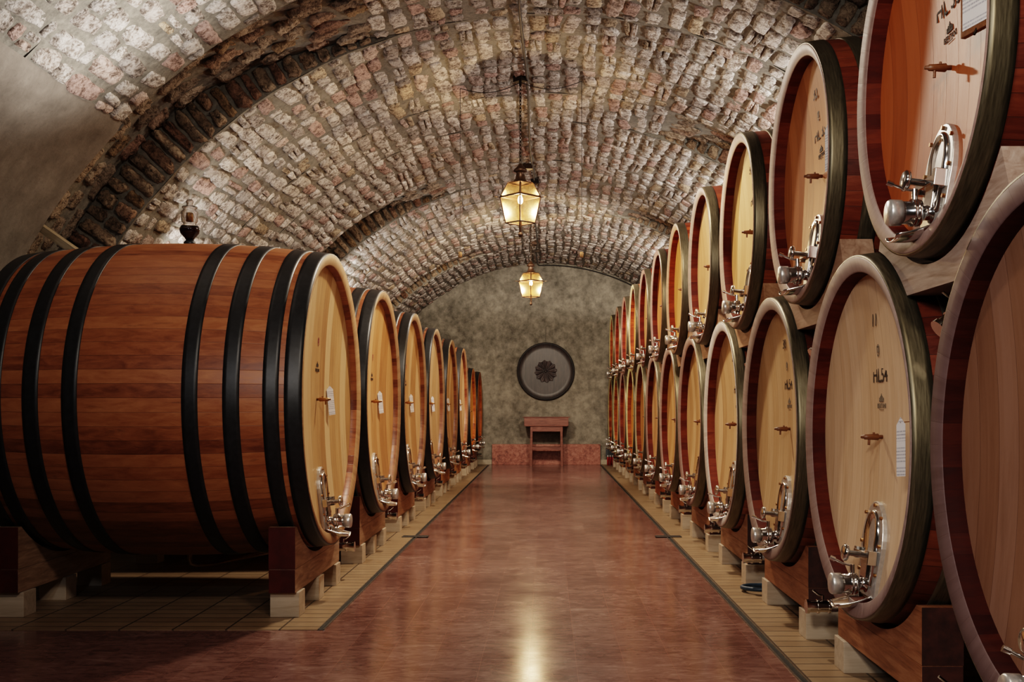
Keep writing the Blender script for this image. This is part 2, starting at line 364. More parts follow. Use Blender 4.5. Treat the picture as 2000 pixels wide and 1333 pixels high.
# ------------------------------------------------------------------ room shell
R = 3.33; ZC = 0.226; YN, YF = -4.0, 18.6
LREC = [(1.2, 2.1), (5.84, 6.83), (10.9, 11.75), (15.9, 16.6)]
RREC = [(4.75, 5.9), (8.55, 9.4), (12.6, 13.4)]
def ss(t):
    t = np.clip(t, 0, 1); return t*t*(3-2*t)
def eoff(th, y):
    th = np.asarray(th, float)
    e = np.zeros_like(th)
    for a, b in LREC:
        if a < y < b: e = np.maximum(e, 0.29*ss((-th-0.22)/0.55))
    for a, b in RREC:
        if a < y < b: e = np.maximum(e, 0.27*ss((th-0.18)/0.55))
    return e
def VP(th, y, e=0.0):
    r = R + e
    return np.stack([r*np.sin(th)*H, np.broadcast_to(y*H, np.shape(th)).astype(float), (ZC + r*np.cos(th))*H], -1)
brk = sorted({YN, YF} | {v for p in LREC+RREC for v in p})
TH = 1.30
ths = np.linspace(-TH, TH, 131)
V, F = [], []
base = 0
def addgrid(P, flip=False):
    global base
    a, b = P.shape[:2]
    V.append(P.reshape(-1, 3))
    i = np.arange(a-1)[:, None]*b + np.arange(b-1)[None, :]
    q = np.stack([i, i+1, i+b+1, i+b], -1).reshape(-1, 4) + base
    F.append(q); base += a*b
for a, b in zip(brk[:-1], brk[1:]):
    ym = (a+b)/2; n = max(2, int((b-a)/0.12))
    e = eoff(ths, ym)
    ys = np.linspace(a, b, n+1)
    P = np.stack([VP(ths, y, e) for y in ys], 0)
    jit = 0.008*H*np.sin(ths*37+ym)[None, :]*np.sin(ys*9.1)[:, None]
    P[..., 0] += jit*np.sin(ths)[None, :]; P[..., 2] += jit*np.cos(ths)[None, :]
    addgrid(P)
for y in brk[1:-1]:
    e0, e1 = eoff(ths, y-1e-3), eoff(ths, y+1e-3)
    if np.abs(e0-e1).max() > 1e-4:
        ks = np.linspace(0, 1, 5)
        P = np.stack([VP(ths, y, e0*(1-k)+e1*k) for k in ks], 0); addgrid(P)
SV, SF, SC = [], [], []
PAL = np.array([[0.62, 0.585, 0.55], [0.70, 0.66, 0.62], [0.57, 0.52, 0.48], [0.52, 0.38, 0.34], [0.52, 0.43, 0.32], [0.47, 0.43, 0.40], [0.60, 0.49, 0.44]])
PW = np.array([0.27, 0.25, 0.16, 0.10, 0.06, 0.08, 0.08])
def add_stone(c, u, v, n, lu, lv, hgt, colr, nu=8, nv=6):
    """c centre, u/v half axes unit, n normal towards the room; lu,lv half sizes"""
    global base
    a = np.concatenate([[-1], np.linspace(-.84, .84, nu-2), [1]]); b = np.concatenate([[-1], np.linspace(-.78, .78, nv-2), [1]])
    A, B = np.meshgrid(a, b, indexing='ij')
    # rounded-rectangle outline with irregular corners
    k = rng.uniform(-0.16, 0.16, (2, 4))
    sx = 1 + k[0, 0]*B + k[0, 1]*A*B*0.6; sy = 1 + k[1, 0]*A + k[1, 1]*A*B*0.6
    cr = 1 - 0.13*(A*A*B*B)
    U = A*sx*cr; W = B*sy*cr
    edge = np.maximum(np.abs(A), np.abs(B))
    rad = (A*A*B*B)
    jo = (edge > .95)
    U += rng.normal(0, 0.045, A.shape)*(.3+jo); W += rng.normal(0, 0.075, A.shape)*(.3+jo)
    prof = np.clip((1-edge)/0.15, 0, 1)
    tilt = rng.uniform(-0.25, 0.25, 2)
    hh = hgt*prof*(1 + tilt[0]*A + tilt[1]*B + rng.normal(0, 0.24, A.shape)) - 0.012*(prof == 0)
    P = c + (U*lu)[..., None]*u + (W*lv)[..., None]*v + hh[..., None]*n
    SV.append(P.reshape(-1, 3))
    i = np.arange(nu-1)[:, None]*nv + np.arange(nv-1)[None, :]
    SF.append(np.stack([i, i+1, i+nv+1, i+nv], -1).reshape(-1, 4) + base)
    SC.append(np.tile(colr, (nu*nv, 1))); base += nu*nv
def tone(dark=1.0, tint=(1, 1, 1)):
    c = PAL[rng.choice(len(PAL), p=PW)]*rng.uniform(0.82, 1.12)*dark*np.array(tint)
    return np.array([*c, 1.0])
cth = 0.0375
for ic in range(int(-TH/cth), int(TH/cth)+1):
    th0 = (ic+0.5)*cth
    for a, b in zip(brk[:-1], brk[1:]):
        if b <= -1.5: continue
        ym = (a+b)/2
        e = float(eoff(th0, ym))
        if e > 0.035: continue                      # recess ceiling gets its own courses
        if th0 < -0.785 and b <= 5.85: continue     # plastered lower part of the near bay
        if abs(th0) > 1.12: continue
        y = a + 0.012 if a > YN else -1.5
        step_end = b - 0.012
        while y < step_end - 0.03:
            L = rng.choice([0.11, 0.16, 0.21, 0.27, 0.34], p=[0.14, 0.22, 0.30, 0.22, 0.12])*rng.uniform(0.85, 1.15)
            if y + L > step_end - 0.06: L = step_end - y
            if L > 0.5: L = 0.25
            yc = y + L/2
            th = th0 + 0.0045*math.sin(yc*2.3+ic*0.7) + 0.003*math.sin(yc*5.1+ic*1.9) + rng.normal(0, 0.0012)
            wv = cth*R*0.5*rng.uniform(0.72, 0.97)
            lu = (L/2 - rng.uniform(0.005, 0.016))
            parts = [(0, 1)] if rng.random() > 0.13 else [(-0.5, 0.44), (0.5, 0.44)]
            for off, sc_ in parts:
                t2 = th + off*wv/R
                nrm = np.array([-math.sin(t2), 0, -math.cos(t2)])
                tv = np.array([math.cos(t2), 0, -math.sin(t2)])
                c = VP(np.array(t2), yc, e)
                yaw = rng.normal(0, 0.06)
                uu = np.array([0, 1, 0])*math.cos(yaw) + tv*math.sin(yaw); vv = tv*math.cos(yaw) - np.array([0, 1, 0])*math.sin(yaw)
                near = yc < 9.5
                if lu > 0.02: add_stone(c, uu, vv, nrm, lu*H, wv*sc_*H, rng.uniform(0.007, 0.017)*H, tone(), 10 if near else 7, 7 if near else 5)
            y += L
# recess ceilings (courses run round the arc) and the voussoirs on the far faces
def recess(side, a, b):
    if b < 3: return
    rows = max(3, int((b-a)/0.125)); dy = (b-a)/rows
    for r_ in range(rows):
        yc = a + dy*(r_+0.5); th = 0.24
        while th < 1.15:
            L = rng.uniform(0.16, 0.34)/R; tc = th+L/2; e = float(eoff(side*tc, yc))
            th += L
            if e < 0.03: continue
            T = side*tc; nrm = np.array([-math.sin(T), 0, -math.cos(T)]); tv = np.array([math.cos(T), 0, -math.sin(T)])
            add_stone(VP(np.array(T), yc, e), tv, np.array([0, 1.0, 0]), nrm, (L*R/2-0.015)*H, dy*0.40*H, rng.uniform(0.012, 0.026)*H, tone(0.62, (1, 0.88, 0.74)), 10, 7)  # browner stone, its tone also darkened to stand in for recess shade
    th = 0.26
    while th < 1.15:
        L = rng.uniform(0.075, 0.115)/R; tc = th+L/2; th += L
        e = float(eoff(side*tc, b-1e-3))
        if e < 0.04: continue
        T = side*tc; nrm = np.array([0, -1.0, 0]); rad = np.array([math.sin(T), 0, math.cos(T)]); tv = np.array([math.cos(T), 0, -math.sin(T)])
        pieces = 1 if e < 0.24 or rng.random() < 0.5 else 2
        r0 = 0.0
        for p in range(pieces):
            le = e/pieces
            add_stone(VP(np.array(T), b, r0+le/2), rad, tv, nrm, (le/2-0.008)*H, (L*R/2-0.008)*H, rng.uniform(0.02, 0.045)*H, tone(0.55, (1, 0.80, 0.60)), 9, 6)  # brown voussoirs, with the shade of this face darkened into their colour
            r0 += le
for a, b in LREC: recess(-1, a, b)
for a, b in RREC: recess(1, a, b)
Vall = np.concatenate(V+SV); Fall = np.concatenate(F+SF)
nb = sum(len(x) for x in F)
me = bpy.data.meshes.new('ceiling')
me.vertices.add(len(Vall)); me.vertices.foreach_set('co', Vall.astype(np.float32).ravel())
me.loops.add(len(Fall)*4); me.loops.foreach_set('vertex_index', Fall.astype(np.int32).ravel())
me.polygons.add(len(Fall)); me.polygons.foreach_set('loop_start', np.arange(len(Fall), dtype=np.int32)*4)
mi = np.ones(len(Fall), np.int32); mi[:nb] = 0
me.polygons.foreach_set('material_index', mi)
me.update(calc_edges=True)
me.polygons.foreach_set('use_smooth', np.ones(len(Fall), bool))
ca = me.color_attributes.new('tone', 'FLOAT_COLOR', 'POINT')
cc = np.ones((len(Vall), 4), np.float32); cc[sum(len(x) for x in V):] = np.concatenate(SC)
ca.data.foreach_set('color', cc.ravel())
ceil = mkobj('ceiling', me, [M['mortar'], M['stone']])
tag(ceil, 'rough stone barrel vault with grey mortar and dark arched recesses', 'vault', kind='structure')

# plaster skin over the lower part of the near bay (left), following the vault
mb = MB()
tp = np.linspace(-0.785, -1.30, 30); yp = np.linspace(YN, 5.845, 60)
P = []
for y in yp:
    for k, th in enumerate(tp):
        p = VP(np.array(th), y, -0.018 if k else -0.004)
        # the free end flares outwards a little as it comes down
        P.append(tuple(p))
n = len(tp)
fs = [(i*n+k, i*n+k+1, (i+1)*n+k+1, (i+1)*n+k) for i in range(len(yp)-1) for k in range(n-1)]
mb.add(P, fs, 0, True)
# return into the recess
P = []
for k, th in enumerate(tp):
    for q, e in enumerate((-0.018, 0.0, 0.15, 0.28)):
        P.append(tuple(VP(np.array(th), 5.845+0.004*(q > 0), e)))
mb.add(P, [(k*4+q, k*4+q+1, (k+1)*4+q+1, (k+1)*4+q) for k in range(n-1) for q in range(3)], 0, False)
tag(mb.build('wall_left', M['plaster_side']), 'smooth buff plaster on the lower left side of the vault', 'wall', kind='structure')

mb = MB()
for s_ in (-1, 1):
    x = s_*(R*math.sin(TH)+0.10)*H
    mb.add([(x, YN*H, 0), (x, YF*H, 0), (x, YF*H, (ZC+R*math.cos(TH)+0.12)*H), (x, YN*H, (ZC+R*math.cos(TH)+0.12)*H)], [(0, 1, 2, 3)])
tag(mb.build('wall_side', M['plaster_side']), 'low plaster side walls hidden behind the barrels', 'wall', kind='structure')

def endwall(name, y, mat):
    mb = MB(); pts = [(-3.75*H, y*H, -0.02), (3.75*H, y*H, -0.02), (3.75*H, y*H, 3.9*H), (-3.75*H, y*H, 3.9*H)]
    mb.add(pts, [(0, 1, 2, 3)])
    return mb.build(name, mat)
tag(endwall('wall_back', YF, M['plaster_end']), 'mottled grey olive plaster end wall under the vault', 'wall', kind='structure')
tag(endwall('wall_front', YN, M['plaster_end']), 'plaster wall at the near end of the cellar', 'wall', kind='structure')

XL, XR = -1.0136, 0.9366
mb = MB(); mb.add([(-3.8*H, YN*H, 0), (3.8*H, YN*H, 0), (3.8*H, YF*H+0.05, 0), (-3.8*H, YF*H+0.05, 0)], [(0, 1, 2, 3)])
tag(mb.build('floor', M['marble']), 'polished red marble floor tiles of the central aisle', 'floor', kind='structure')
for nm, x0, x1, y0 in (('floor_tiling', -3.75, XL-0.012, 4.735), ('floor_tiling', XR+0.012, 3.75, YN)):
    mb = MB(); mb.box(x0*H, x1*H, y0*H, YF*H, -0.01, 0.006)
    side = 'left' if x0 < 0 else 'right'
    tag(mb.build(nm, M['cotto']), 'beige clinker tiled floor strip under the %s row of barrels' % side, 'floor', kind='structure')
def drain(x, y0, side):
    r = empty('floor_drain', (x*H, y0*H, 0)); L = (18.35-y0)*H; w = 0.012*H
    tag(r, 'narrow steel slot drain running along the %s edge of the red aisle' % side, 'drain', kind='thing')
    mb = MB(); mb.box(-w+0.004, w-0.004, 0, L, 0.0005, 0.003); mb.build('slot', M['drain_dark'], r)
    for s_ in (-1, 1):
        mb = MB(); mb.box(s_*w-0.0045, s_*w+0.0045, 0, L, 0.0, 0.010); mb.build('edge_rail', M['drain_steel'], r)
drain(XL, 4.735, 'left'); drain(XR, -3.0, 'right')
for x, sd in ((XL, 'left'), (XR, 'right')):
    r = empty('drain_grate', (x*H, 8.14*H, 0.009))
    tag(r, 'small rectangular grate across the %s slot drain' % sd, 'grate')
    mb = MB(); w, d = 0.10*H, 0.045*H
    mb.box(-w, w, -d, -d+0.008, 0, 0.006); mb.box(-w, w, d-0.008, d, 0, 0.006)
    mb.box(-w, -w+0.008, -d, d, 0, 0.006); mb.box(w-0.008, w, -d, d, 0, 0.006)
    mb.build('grate_frame', M['drain_steel'], r)
    mb = MB(); mb.box(-w, w, -d, d, 0, 0.002, 1)
    for k in range(9):
        yy = -d + (k+1)*2*d/10; mb.box(-w, w, yy-0.003, yy+0.003, 0.001, 0.005)
    mb.build('slats', [M['drain_steel'], M['drain_dark']], r)

# ------------------------------------------------------------------ barrels
def barrel_proto(kind):
    """local frame: origin on the barrel axis foot, x=0 at the aisle face, body towards -x, y along the row, z up"""
    P = dict(L=dict(r=0.750, L=1.528, bul=0.056, zc=1.044, th=0.055, dp=0.05, hoops=[(0, .081), (.105, .175), (.277, .350), (.460, .530)]),
             R=dict(r=0.613, L=1.20, bul=0.045, zc=0.90, th=0.052, dp=0.065, hoops=[(0, .068), (.13, .19), (.33, .39)]),
             U=dict(r=0.514, L=1.00, bul=0.036, zc=1.946, th=0.046, dp=0.062, hoops=[(0, .066), (.13, .19), (.30, .355)]),
             O=dict(r=0.645, L=1.40, bul=0.045, zc=0.945, th=0.05, dp=0.05, hoops=[(0, .07), (.105, .165), (.25, .31), (.42, .48)]))[kind]
    left = kind in 'LO'
    r, L, bul, zc, th, dp = P['r'], P['L'], P['bul'], P['zc'], P['th'], P['dp']
    root = empty('wine_barrel', (0, 0, 0))
    rad = lambda x: r + bul*(1-((x+L/2)/(L/2))**2)
    # body: outer staves, chamfered stave ends, inner chime
    prof, mis = [], []
    ri = r-th; SEG = 28
    bv = 0.014
    pts = [(-dp-0.008, ri-0.004, 1), (-bv-0.002, ri, 1), (-bv, ri+0.004, 0), (0, r-0.005, 0), (-0.005, r, 1)]
    outer = [(-0.006-(L-0.012)*k/SEG) for k in range(SEG+1)]
    prof = [(p[0]*H, p[1]*H) for p in pts[:-1]] + [(x*H, rad(x)*H) for x in outer]
    prof += [(-L*H, (r-0.006)*H), (-L*H, (ri+0.008)*H), ((-L+dp)*H, ri*H), ((-L+dp+0.01)*H, 0.001)]
    mis = [2, 0, 0, 0] + [1]*SEG + [0]*4
    mis = [2, 0, 0, 0] + [1]*(len(prof)-1-4)
    mis[-1] = 0
    mb = MB(); mb.lathe(prof, 'x', n=120, mis=mis)
    body = mb.build('staves', [M['rim_left' if left else 'rim_right'], M['stave_red' if left else 'stave_right'], M['stave_red' if left else 'chime_right']], root, (0, 0, zc*H))
    # head, dished inwards
    mb = MB(); dish = 0.05
    hx = lambda q: -(dp + dish*(1-(q/ri)**2))
    mb.lathe([(hx(q)*H, max(q, 0.0005)*H) for q in [ri*k/14 for k in range(14, -1, -1)]], 'x', n=96)
    mb.build('head', M['head_left' if left else 'head_right'], root, (0, 0, zc*H))
    # hoops
    hm = M['hoop_black' if left else 'hoop_steel']; hs = P['hoops'] + [(L-b, L-a) for a, b in P['hoops']]
    for a, b in hs:
        t_ = 0.0045
        xs = [-a-(b-a)*k/4 for k in range(5)]
        e0 = -0.0035 if a == 0 else 0
        pr = [((x+(e0 if k == 0 else 0))*H, (rad(x)+t_)*H) for k, x in enumerate(xs)]
        pr = [((xs[0]+e0)*H, (rad(xs[0])-0.001)*H)] + pr + [(xs[-1]*H, (rad(xs[-1])-0.001)*H)]
        mb = MB(); mb.lathe(pr, 'x', n=120); mb.build('hoop', hm, root, (0, 0, zc*H))
    k = 1.0 if left else 1.0
    # manway door low on the head
    zb = (-r + (0.075 if left else 0.07)); hgt, hw = 0.325, (0.098 if left else 0.112)
    if kind == 'U': hgt, hw = 0.290, 0.104
    zbk = zb; hb_, ht_ = hx(abs(zb)), hx(abs(zb+hgt)); tl = -math.atan2(hb_-ht_, hgt); mx = 0.0; zb = 0.0
    slope = 0.0
    def arch(w, h, z0, n=18, base=0.8):
        pts = [(-w*base, z0), (w*base, z0)]
        for i in range(n+1):
            a = PI*i/n
            pts.append((w*math.cos(a), z0 + h - w*1.35 + w*1.35*math.sin(a)))
        return pts
    ol = arch(hw, hgt, zb); mb = MB()
    mb.prism([(y*H, z*H) for y, z in ol], (mx-0.03)*H, mx*H)
    md = mb.build('manway_frame', M['chrome_satin'], root, ((hb_+.014)*H, 0, (zc+zbk)*H), bevel=0.004); md.rotation_euler = (0, tl, 0)
    il = arch(hw*0.62, hgt*0.80, zb+0.035)
    cy = sum(p[0] for p in il)/len(il); cz = sum(p[1] for p in il)/len(il); mb = MB()
    rings = []; vs = []
    for q, (s_, d_) in enumerate(((1, 0.0), (0.97, 0.006), (0.86, 0.010), (0.6, 0.002), (0.3, -0.004), (0.02, -0.006))):
        for y, z in il: vs.append(((mx+d_)*H, (cy+(y-cy)*s_)*H, (cz+(z-cz)*s_)*H))
    n = len(il)
    mb.add(vs, [(i*n+j, i*n+(j+1) % n, (i+1)*n+(j+1) % n, (i+1)*n+j) for i in range(5) for j in range(n)], 0, True)
    mb.build('manway_door', M['chrome'], md)
    mb = MB(); mb.tube((0, 0, 0), (.008*H, 0, 0), .0062*H, n=8, sm=False); bme = mb.mesh('bolt'); bme.materials.append(M['brass'])
    for (yy, zz) in [(-hw*.72, zb+hgt*.86), (hw*.05, zb+hgt*.955), (hw*.74, zb+hgt*.84), (-hw*.84, zb+hgt*.55), (hw*.84, zb+hgt*.55), (-hw*.78, zb+hgt*.25), (hw*.78, zb+hgt*.25)]:
        put_mesh('bolt', bme, md, (mx*H, yy*H, zz*H))
    # clamp bar + knob
    zk = zb+hgt*0.42; mb = MB()
    mb.box((mx+.004)*H, (mx+.030)*H, -hw*.80*H, hw*.62*H, (zk-.012)*H, (zk+.012)*H)
    mb.box((mx+.0)*H, (mx+.034)*H, hw*.56*H, hw*.80*H, (zk-.024)*H, (zk+.024)*H)
    mb.box((mx+.0)*H, (mx+.026)*H, -hw*.88*H, -hw*.66*H, (zk-.020)*H, (zk+.020)*H)
    mb.box((mx+.006)*H, (mx+.016)*H, -hw*.3*H, hw*.3*H, (zk-.075)*H, (zk+.012)*H)
    mb.build('clamp_bar', M['chrome'], md, bevel=0.003)
    mb = MB(); mb.lathe([((mx+.028)*H, .0001), ((mx+.028)*H, .010*H), ((mx+.070)*H, .010*H), ((mx+.072)*H, .022*H), ((mx+.076)*H, .029*H), ((mx+.084)*H, .030*H), ((mx+.090)*H, .024*H), ((mx+.091)*H, .0001)], 'x', c=(0, -.01*H, zk*H), n=24)
    mb.build('clamp_knob', M['chrome'], md)
    zb = zbk; mx = hx(abs(zb+0.04))+0.012
    # outlet valve
    zv = zb+0.040; mb = MB(); c = (0, 0, 0)
    pr = [(mx, .001), (mx, .030), (mx+.010, .030), (mx+.012, .021), (mx+.036, .021), (mx+.038, .036), (mx+.046, .038), (mx+.050, .038), (mx+.053, .033), (mx+.056, .038), (mx+.064, .038), (mx+.067, .032), (mx+.094, .032), (mx+.096, .001)]
    mb.lathe([(a*H, b*H) for a, b in pr], 'x', c=(0, 0, zv*H), n=28)
    ov = mb.build('outlet_valve', M['chrome'], root, (0, 0, zc*H))
    mb = MB(); pr = [(mx+.092, .001), (mx+.092, .036), (mx+.122, .037), (mx+.128, .033), (mx+.129, .001)]
    mb.lathe([(a*H, b*H) for a, b in pr], 'x', c=(0, 0, zv*H), n=28); mb.build('valve_cap', M['chrome_satin'], ov)
    mb = MB(); hx0 = (mx+.052)*H
    mb.tube((hx0, 0, (zv+.03)*H), (hx0, 0, (zv+.066)*H), .008*H, n=12)
    mb.path([(hx0, 0, (zv+.062)*H), (hx0+.03*H, -.005*H, (zv+.068)*H), (hx0+.062*H, -.012*H, (zv+.084)*H)], .0045*H, 8)
    mb.tube((hx0+.056*H, -.011*H, (zv+.081)*H), (hx0+.072*H, -.014*H, (zv+.088)*H), .008*H, n=10)
    mb.build('valve_handle', M['chrome'], ov)
    # pouring spout below
    mb = MB(); vs = []; nseg, nl = 12, 8
    for j in range(nl+1):
        u = j/nl; x = (mx+0.004+0.115*u)*H; zz = (zv-.030-.034*u-.006*math.sin(u*PI))*H; w = (.066-.020*u*u)*H
        for i in range(nseg+1):
            a = PI*i/nseg; vs.append((x, w*math.cos(a), zz - w*0.55*math.sin(a)*(1-0.35*u)))
    mb.add(vs, [(j*(nseg+1)+i, j*(nseg+1)+i+1, (j+1)*(nseg+1)+i+1, (j+1)*(nseg+1)+i) for j in range(nl) for i in range(nseg)], 0, True)
    sp = mb.build('pouring_lip', M['chrome'], root, (0, 0, zc*H)); m = sp.modifiers.new('s', 'SOLIDIFY'); m.thickness = 0.004
    # tasting tap in the middle of the head
    hx_ = hx(0); mb = MB()
    mb.lathe([(a*H, b*H) for a, b in ((hx_, .001), (hx_, .007), (hx_+.012, .007), (hx_+.016, .012), (hx_+.05, .0095), (hx_+.062, .009), (hx_+.064, .006), (hx_+.074, .005), (hx_+.075, .001))], 'x', n=14)
    mb.tube(((hx_+.046)*H, 0, 0), ((hx_+.047)*H, 0, -.028*H), .0045*H, n=8)
    mb.tube(((hx_+.030)*H, 0, 0), ((hx_+.030)*H, 0, .016*H), .004*H, n=8)
    mb.build('tasting_tap', M['brass'] if left else M['tapwood'], root, (0, 0, zc*H))
    # drain pipe from the belly to the aisle
    mb = MB(); zb2 = -(r+bul)
    if left: ex, ey, ez = -0.107, 0.60*(r/0.75), 0.195-zc
    elif kind == 'R': ex, ey, ez = -0.11, 0.72, 0.195-zc
    else: ex, ey, ez = -0.14, 0.03, -0.675
    x0 = -L/2; low = (0.172-zc) if kind != 'U' else -0.66
    if kind == 'U': zb2 = -(r+bul)
    pp = [(x0, 0, zb2+0.01), (x0, 0, (zb2+low)/2), (x0+.006, .003, low+.012), (x0+.03, 0.02, low), (x0+.1, .07*ey/.6, low)]
    kn = Vector((ex-.26, ey, ez)); d = kn - Vector(pp[-1]); q0 = Vector(pp[-1])
    pp += [tuple(q0+d*u) for u in (0.3, 0.6, 0.88)] + [(ex-.23, ey, ez), (ex-.12, ey, ez), (ex, ey, ez)]
    mb.path([Vector(p)*H for p in pp], .0125*H, 12)
    mb.tube(Vector((x0, 0, zb2+.012))*H, Vector((x0, 0, zb2-.006))*H, .024*H, n=16)
    dpp = mb.build('drain_pipe', M['copper_pipe'] if left else M['chrome_satin'], root, (0, 0, zc*H))
    dirv = Vector((1, 0, 0)) if kind != 'U' else Vector((0.75, 0.1, -0.55)).normalized()
    e0 = Vector((ex, ey, ez)); mb = MB()
    for a, b, rr in ((0, .008, .028), (.008, .045, .024), (.045, .053, .029), (.053, .085, .025), (.085, .097, .029)):
        mb.tube((e0+dirv*a)*H, (e0+dirv*b)*H, rr*H, n=22)
    mb.build('drain_valve', M['chrome'], dpp)
    mb = MB(); q = e0+dirv*.03
    mb.tube(q*H, (q+Vector((0, 0, .045)))*H, .006*H, n=10)
    mb.path([(q+Vector((0, 0, .043)))*H, (q+Vector((.015, 0, .046)))*H, (q+Vector((.04, 0, .066)))*H], .0042*H, 8)
    mb.build('drain_handle', M['chrome'], dpp)
    return root, P, hx

FONT_CACHE = {}
def text_mesh(s, size, bold=0.0, ext=0.0006):
    key = (s, size, bold)
    if key in FONT_CACHE: return FONT_CACHE[key]
    cu = bpy.data.curves.new('t', 'FONT'); cu.body = s; cu.size = size; cu.align_x = 'CENTER'; cu.align_y = 'CENTER'
    cu.extrude = ext; cu.offset = bold; cu.resolution_u = 3
    ob = bpy.data.objects.new('t', cu); link(ob)
    dg = bpy.context.evaluated_depsgraph_get()
    me = bpy.data.meshes.new_from_object(ob.evaluated_get(dg))
    col.objects.unlink(ob); bpy.data.objects.remove(ob)
    FONT_CACHE[key] = me; return me
def put_text(s, size, mat, parent, x, y, z, name='marking', bold=0.0, lean=0.0):
    me = text_mesh(s, size, bold)
    key = me.name+mat.name
    if key not in FONT_CACHE:
        m2 = me.copy(); m2.materials.clear(); m2.materials.append(mat); FONT_CACHE[key] = m2
    o = bpy.data.objects.new(name, FONT_CACHE[key]); link(o); o.parent = parent
    o.rotation_euler = (PI/2, 0, PI/2); o.location = (x, y, z)
    return o
def crest_mesh(mat):
    """small winery crest: a crown of battlements over a line of lettering"""
    mb = MB(); s = 0.0016*H
    e = .0008
    for x0, x1, z0, z1 in ((-14, -10, 0, 6), (-8, -5, 0, 9), (-3, 3, 0, 12), (5, 8, 0, 9), (10, 14, 0, 6), (-14, 14, -3, 1), (-9, 9, 5, 7), (-1.2, 1.2, 12, 15), (-15, 15, -20, -19)):
        mb.box(-e, e, x0*s, x1*s, z0*s, z1*s)
    me = mb.mesh('crest'); me.materials.append(mat); return me
def oval_mesh(mat, name='seal'):
    mb = MB(); n = 28; vs = []
    for q, s_ in ((0, 1.0), (1, 0.78)):
        for k in range(n):
            a = 2*PI*k/n; vs.append((0, .016*H*s_*math.cos(a), .030*H*s_*math.sin(a)))
    mb.add(vs, [(k, (k+1) % n, n+(k+1) % n, n+k) for k in range(n)])
    mb.box(-.0005, .0005, -.006*H, .006*H, -.016*H, .014*H); mb.box(-.0005, .0005, -.010*H, .010*H, .002*H, .007*H)
    me = mb.mesh(name); me.materials.append(mat); return me
CREST = {k: crest_mesh(M[k]) for k in ('black_ink', 'grey_ink')}
SEAL = {k: oval_mesh(M[k]) for k in ('grey_ink', 'red_ink')}
def put_mesh(name, me, parent, loc):
    o = bpy.data.objects.new(name, me); link(o); o.parent = parent; o.location = loc; return o

def copy_tree(o, parent=None):
    c = o.copy(); link(c)
    if parent: c.parent = parent
    for ch in o.children: copy_tree(ch, c)
    return c
protos = {k: barrel_proto(k) for k in 'LRUO'}
used = {}
def place_barrel(kind, x, y, rz, label, group, tint_head=(1, 1, 1), tint_body=(1, 1, 1)):
    root, P, hx = protos[kind]
    r = root if kind not in used else None
    if r is None:
        r = copy_tree(used[kind][0])
    else:
        used[kind] = (copy_tree(root), 0) if False else None
    return r
# keep pristine prototypes: copy first, remove the prototypes at the end
def place(kind, x, y, rz, label, group, head=(1, 1, 1), body=(1, 1, 1), rim=None):
    root, P, hx = protos[kind]
    r = copy_tree(root); r.location = (x*H, y*H, 0); r.rotation_euler = (0, 0, rz)
    tag(r, label, 'barrel', group)
    for ch in r.children:
        nm = ch.name.split('.')[0]
        if nm == 'head': ch.color = (*head, 1)
        elif nm == 'staves': ch.color = (*body, 1)
    return r, P, hx
def marks(r, P, hx, num, code, ink, seal, yo=0.0, logo=None):
    zc = P['zc']; k = P['r']/0.613
    def X(z): return (hx(abs(z))+0.0015)*H
    if num: put_text(num, 0.066*H, M[ink], r, X(.40*k)+.002, yo*H, (zc+.40*k)*H, 'number_marking', 0.0006)
    if code: put_text(code, 0.072*H, M[ink], r, X(.21*k), yo*H, (zc+.21*k)*H, 'capacity_marking', 0.0006)
    put_mesh('seal_marking', SEAL[seal], r, (X(.30*k), yo*H, (zc+.305*k)*H))
    put_mesh('crest_marking', CREST[logo or ink], r, (X(.11*k)+.001, yo*H, (zc+.125*k)*H))
    put_text('BERTANI', 0.0235*H, M[logo or ink], r, X(.08*k)+.001, yo*H, (zc+.125*k-.019)*H, 'name_marking', 0.0002)

ORD = ['nearest', 'second', 'third', 'fourth', 'fifth', 'sixth', 'seventh', 'eighth', 'ninth', 'tenth', 'eleventh', 'twelfth']
def paper_tag(r, P, hx, y, z, h=.078*H*1.0, w=.034*H, lift=.024, label='', group=None, tilt=0.1):
    t_ = 0.001
    px = hx(math.hypot(y, z))*H + lift
    M4 = Matrix.Translation(r.location) @ Matrix.Rotation(r.rotation_euler.z, 4, 'Z')
    o_loc = M4 @ Vector((px, y*H, (P['zc']+z)*H))
    mb = MB()
    n = 8; vs = []
    ol = [(-w, -h), (w, -h), (w, h*.78), (0, h*1.05), (-w, h*.78)]
    def bend(zz): return 0.012*((zz/h)-1)**2*0.3
    vs = [(bend(z_), y_, z_) for y_, z_ in ol]
    mb.add(vs, [(0, 1, 2, 3, 4)]); mb.add([(v[0]-0.0015, v[1], v[2]) for v in vs], [(4, 3, 2, 1, 0)])
    ro = empty('paper_tag', o_loc, r.rotation_euler.z); ro.rotation_euler = (0.08, 0, r.rotation_euler.z + (0.32 if r.rotation_euler.z > 1 else -0.32))
    mb.build('card', M['paper'], ro)
    mb = MB(); mb.tube((bend(h)+.001, 0, h*.86), (-lift-.004, 0, h*.9), .0022, n=8); mb.build('pin', M['brass'], ro)
    tag(ro, label, 'tag', group)
    return ro

